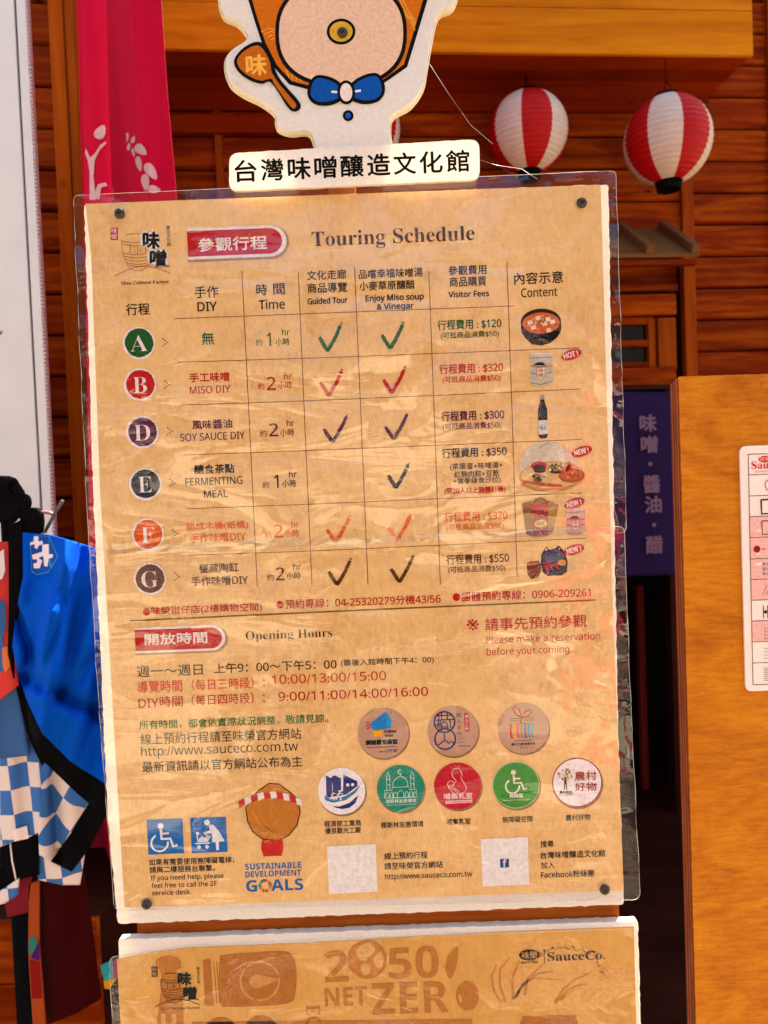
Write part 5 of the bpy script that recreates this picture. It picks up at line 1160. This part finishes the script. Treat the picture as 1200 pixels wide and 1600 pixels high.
def stain(name, c1, c2): return plain(name, c1, .9, .04, 900, .12, .3)
BLU = stain('royal_blue_cotton', (0.0, 0.070, 0.46, 1), None); BKC = plain('black_cotton', (.0025, .0025, .003, 1), .95, .05)
def checker_mat(name, rot, sc_, ca, cb):
    m, nt, b = newmat(name); v = coords(nt, (1.35 if rot > 0 else 1, 1, 1), (0, math.radians(rot), 0))
    ck = N(nt, 'ShaderNodeTexChecker'); ck.inputs['Scale'].default_value = sc_; ck.inputs['Color1'].default_value = ca; ck.inputs['Color2'].default_value = cb
    mp = N(nt, 'ShaderNodeMapping'); mp.inputs['Scale'].default_value = (1, 0.001, 1.0); mp.inputs['Location'].default_value = (.03, .0013, .02); L(nt, v, mp.inputs[0]); L(nt, mp.outputs[0], ck.inputs[0])
    L(nt, ck.outputs[0], b.inputs['Base Color']); b.inputs['Roughness'].default_value = .85
    f = noise(nt, coords(nt), 900, 2, .5); bump(nt, f, .3, .001, b); return m
CKB, CKW = (0.02, 0.12, 0.36, 1), (0.66, 0.56, 0.50, 1)
CK1 = checker_mat('blue_white_check', 6, 21, CKB, CKW); CK2 = checker_mat('blue_white_check_sleeve', -34, 22, CKB, CKW)
kz = GF.sc(60, 1000)
def gpx(u_, z_): return (60 + (u_ - GF.uv(60, 1000)[0]) / kz, 1000 - (z_ - GF.uv(60, 1000)[1]) / kz)
def bell(x, w_): return math.exp(-(x / w_) ** 2)
def fold_blue(u_, z_):
    x, y = gpx(u_, z_)
    f = -0.030 * bell(x - 95 + (y - 1000) * .08, 38) * min(1, max(0, (y - 830) / 60))
    f += 0.022 * bell((x - 40) - (y - 960) * .25, 9) * bell(y - 960, 110) + .016 * bell((x - 95) + (y - 980) * .28, 8) * bell(y - 980, 90)
    f += 0.020 * bell((y - 1040) - (x - 20) * .55, 14) + .009 * bell((y - 1105) + (x - 70) * .9, 16) - .012 * bell((x - 60) + (y - 1100) * .2, 18)
    f += .010 * math.sin(x * .11 + y * .02) + .003 * math.sin(y * .07 + x * .21)
    f *= .12 + .88 * min(1, max(0, (y - 885) / 70, (x - 92) / 25))
    return 1.9 * f * (1 - .75 * min(1, max(0, (y - 1060 - (x - 40) * .7) / 90))) * min(1, .35 + max(0, (x - 24)) / 30)
bc = frame_empty('happi_coat', GF, label='bright royal blue festival coat with white crest and black hem, frontmost on the rack', cat='coat', group='festival coats on the rack')
cloth('coat_body', GF, [(36, 832), (80, 836), (115, 846), (150, 857), (185, 872), (190, 1000), (192, 1245), (163, 1224), (110, 1190), (66, 1146), (45, 1100), (28, 1050), (20, 1010), (25, 960), (37, 900)], fold_blue, BLU, bc, step=4.2, thick=.004, d=-.02)
cloth('hem_band', GF, [(40, 1092), (66, 1145), (110, 1189), (163, 1223), (192, 1246), (195, 1296), (163, 1274), (120, 1238), (70, 1190), (48, 1140)], lambda u_, z_: fold_blue(u_, z_) + .001, BKC, bc, step=6, thick=.005, d=-.021)
def on_cloth(name, pts, fold, m, par, d, fr=GF): drape(name, pts, fold, m, par, d, fr, .0045)
WC = stain('white_crest', (.78, .70, .68, 1), None); CB = stain('crest_ground', (.010, .07, .32, 1), None); LTB = stain('crest_outline', (.03, .22, .60, 1), None)
on_cloth('crest_ground', [(54, 836), (78, 838), (91, 870), (76, 895), (57, 899), (49, 893), (47, 850)], fold_blue, LTB, bc, -.0205)
on_cloth('crest_ground', [(55, 837), (77, 839), (89, 870), (75, 893), (57, 897), (50, 891), (48, 851)], fold_blue, CB, bc, -.0210)
for p in ([(53, 838), (60, 838), (60, 846), (66, 845), (67, 850), (60, 853), (58, 858), (54, 856), (54, 850), (47, 852), (47, 848), (53, 846)], [(66, 851), (76, 850), (76, 866), (83, 866), (82, 871), (76, 873), (74, 886), (69, 884), (68, 872), (66, 866)], [(50, 867), (66, 862), (68, 868), (60, 872), (66, 876), (62, 888), (53, 888), (52, 881), (58, 879), (58, 874), (51, 874)]):
    on_cloth('crest_print', p, fold_blue, WC, bc, -.0214)

def fold_ck(u_, z_):
    x, y = gpx(u_, z_); return .016 * bell((x - 58) + (y - 1250) * -.05, 7) - .012 * bell(x - 30, 16) + .006 * math.sin(x * .13)
cc = frame_empty('happi_coat', GF, label='blue and white checked festival coat with black bands, behind the blue one', cat='coat', group='festival coats on the rack')
cloth('coat_panel', GF, [(3, 1070), (30, 1060), (42, 1085), (60, 1150), (74, 1200), (66, 1280), (62, 1300), (45, 1308), (22, 1314), (2, 1322), (0, 1200)], fold_ck, CK1, cc, step=5, thick=.004, d=.045)
cloth('coat_sleeve', GF, [(58, 1160), (72, 1185), (100, 1215), (142, 1250), (120, 1290), (80, 1345), (62, 1335), (60, 1290), (66, 1240)], lambda u_, z_: fold_ck(u_, z_) - .006, CK2, cc, step=5, thick=.004, d=.035)
cloth('sleeve_band', GF, [(142, 1250), (166, 1274), (140, 1325), (112, 1361), (80, 1345), (112, 1300)], lambda u_, z_: fold_ck(u_, z_) - .005, BKC, cc, step=6, thick=.005, d=.033)
cloth('body_band', GF, [(20, 1316), (62, 1300), (60, 1362), (62, 1366), (30, 1374), (0, 1392), (0, 1324)], lambda u_, z_: 0.004 * math.sin(u_ * 90), BKC, cc, step=6, thick=.004, d=.05)
cloth('lower_panel', GF, [(58, 1330), (82, 1346), (112, 1362), (132, 1336), (125, 1382), (96, 1382), (60, 1374)], lambda u_, z_: .006 * math.sin(u_ * 80), CK1, cc, step=6, thick=.004, d=.056)
cloth('lower_panel', GF, [(0, 1392), (30, 1372), (28, 1398), (8, 1411), (-6, 1414)], lambda u_, z_: .003 * math.sin(u_ * 80), CK1, cc, step=6, thick=.004, d=.046)
on_cloth('care_label', [(20, 1297), (42, 1290), (45, 1310), (22, 1315)], fold_ck, WC, cc, .043)
tube('tie_cord', [gz(16, 1316, .044), gz(19, 1345, .044), gz(25, 1374, .044)], .0016, WC, cc, 6)

rc = frame_empty('happi_coat', GF, label='red patterned festival coat with a dark collar band at the left frame edge', cat='coat', group='festival coats on the rack')
RDC = stain('red_cotton', (.55, .045, .035, 1), None); ORC = stain('orange_print', (.62, .16, .05, 1), None); PBC = stain('slate_blue_print', (.04, .11, .28, 1), None)
f3 = lambda u_, z_: .006 * math.sin(u_ * 70 + z_ * 8)
cloth('coat_body', GF, [(-60, 850), (12, 846), (18, 860), (20, 1020), (30, 1070), (2, 1092), (-60, 1100)], f3, RDC, rc, step=6, thick=.004, d=.0)
on_cloth('coat_print', [(0, 862), (6, 858), (8, 892), (3, 905), (-6, 905), (-6, 862)], f3, WC, rc, .0)
on_cloth('coat_print', [(-6, 935), (8, 940), (10, 975), (4, 1000), (12, 1035), (4, 1050), (-6, 1050)], f3, PBC, rc, .0)
on_cloth('coat_print', [(3, 1012), (12, 1010), (16, 1040), (8, 1052), (4, 1040)], f3, ORC, rc, -.0006)
cloth('lower_body', GF, [(2, 1092), (30, 1070), (38, 1140), (46, 1180), (2, 1185), (-30, 1180), (-30, 1096)], f3, PBC, rc, step=6, thick=.004, d=.028)
cloth('collar_band', GF, [(14, 822), (34, 812), (36, 880), (34, 940), (20, 990), (22, 1060), (13, 1020), (15, 940)], lambda u_, z_: -.006, BKC, rc, step=5, thick=.006, d=-.012)
cloth('front_band', GF, [(20, 1010), (30, 1050), (48, 1130), (72, 1190), (66, 1196), (42, 1145), (26, 1075)], lambda u_, z_: 0, BKC, rc, step=5, thick=.005, d=.012)

mr = frame_empty('happi_coat', GF, label='dark maroon robe with an orange and teal edge strip hanging lowest', cat='coat', group='festival coats on the rack')
MRN = stain('maroon_cotton', (.030, .0015, .0015, 1), None)
cloth('coat_body', GF, [(30, 1340), (128, 1345), (140, 1420), (158, 1560), (120, 1582), (75, 1600), (66, 1590), (60, 1480), (45, 1380)], lambda u_, z_: .014 * math.sin(u_ * 55 + z_ * 3) + .006 * math.sin(u_ * 120), MRN, mr, step=6, thick=.005, d=.12)
cloth('coat_shoulder', GF, [(8, 1405), (30, 1370), (50, 1370), (44, 1425), (12, 1432)], lambda u_, z_: 0, stain('dull_crimson', (.16, .012, .02, 1), None), mr, step=6, thick=.005, d=.10)
f5 = lambda u_, z_: .0
cloth('edge_strip', GF, [(46, 1380), (62, 1376), (62, 1470), (64, 1500), (72, 1600), (52, 1600), (46, 1505), (45, 1480)], f5, stain('burnt_orange', (.30, .055, .012, 1), None), mr, step=6, thick=.005, d=.10)
on_cloth('edge_print', [(45, 1465), (56, 1462), (58, 1480), (50, 1492), (45, 1492)], f5, stain('teal_print', (.03, .16, .13, 1), None), mr, .10)
on_cloth('edge_print', [(50, 1492), (57, 1478), (62, 1470), (62, 1502), (48, 1496)], f5, stain('violet_print', (.06, .008, .11, 1), None), mr, .0995)
on_cloth('edge_print', [(46, 1500), (62, 1504), (66, 1560), (50, 1560)], f5, stain('deep_red_print', (.20, .008, .006, 1), None), mr, .10)
# timber crate low at the left
cr = frame_empty('timber_crate', GF, label='brown timber crate low at the left bottom corner behind the rack', cat='crate')
cz0 = gz(8, 1428, .3)
xcr = GF.uv(165, 1500, .3)[0]
for i in range(6):
    box('board', xcr - .6, xcr, .26, .28, cz0[2] - .14 * (i + 1) + .003, cz0[2] - .14 * i, W_WALL, cr, .002)
box('board', xcr - .6, xcr, .2801, .62, cz0[2] - .84, cz0[2] - .001, W_DARK, cr, .002)

# ================================================================ SPIDER THREADS
THR = plain('spider_silk', (.35, .30, .24, 1), .5)
th = empty('spider_thread', (0, 0, 0), 0, 'faint spider thread slanting from the cut-out topper down to the poster', 'thread')
def wpt(px, py, d): a = SIGN.uv(px, py, d); return (a[0], d, a[1])
tube('strand', [wpt(671, 100, 0), wpt(700, 145, .02), wpt(735, 195, .02), wpt(770, 225, .03)], .00022, THR, th, 5)
tube('strand', [wpt(751, 250, 0), wpt(775, 258, .02), wpt(815, 264, .03), wpt(840, 280, 0)], .00022, THR, th, 5)
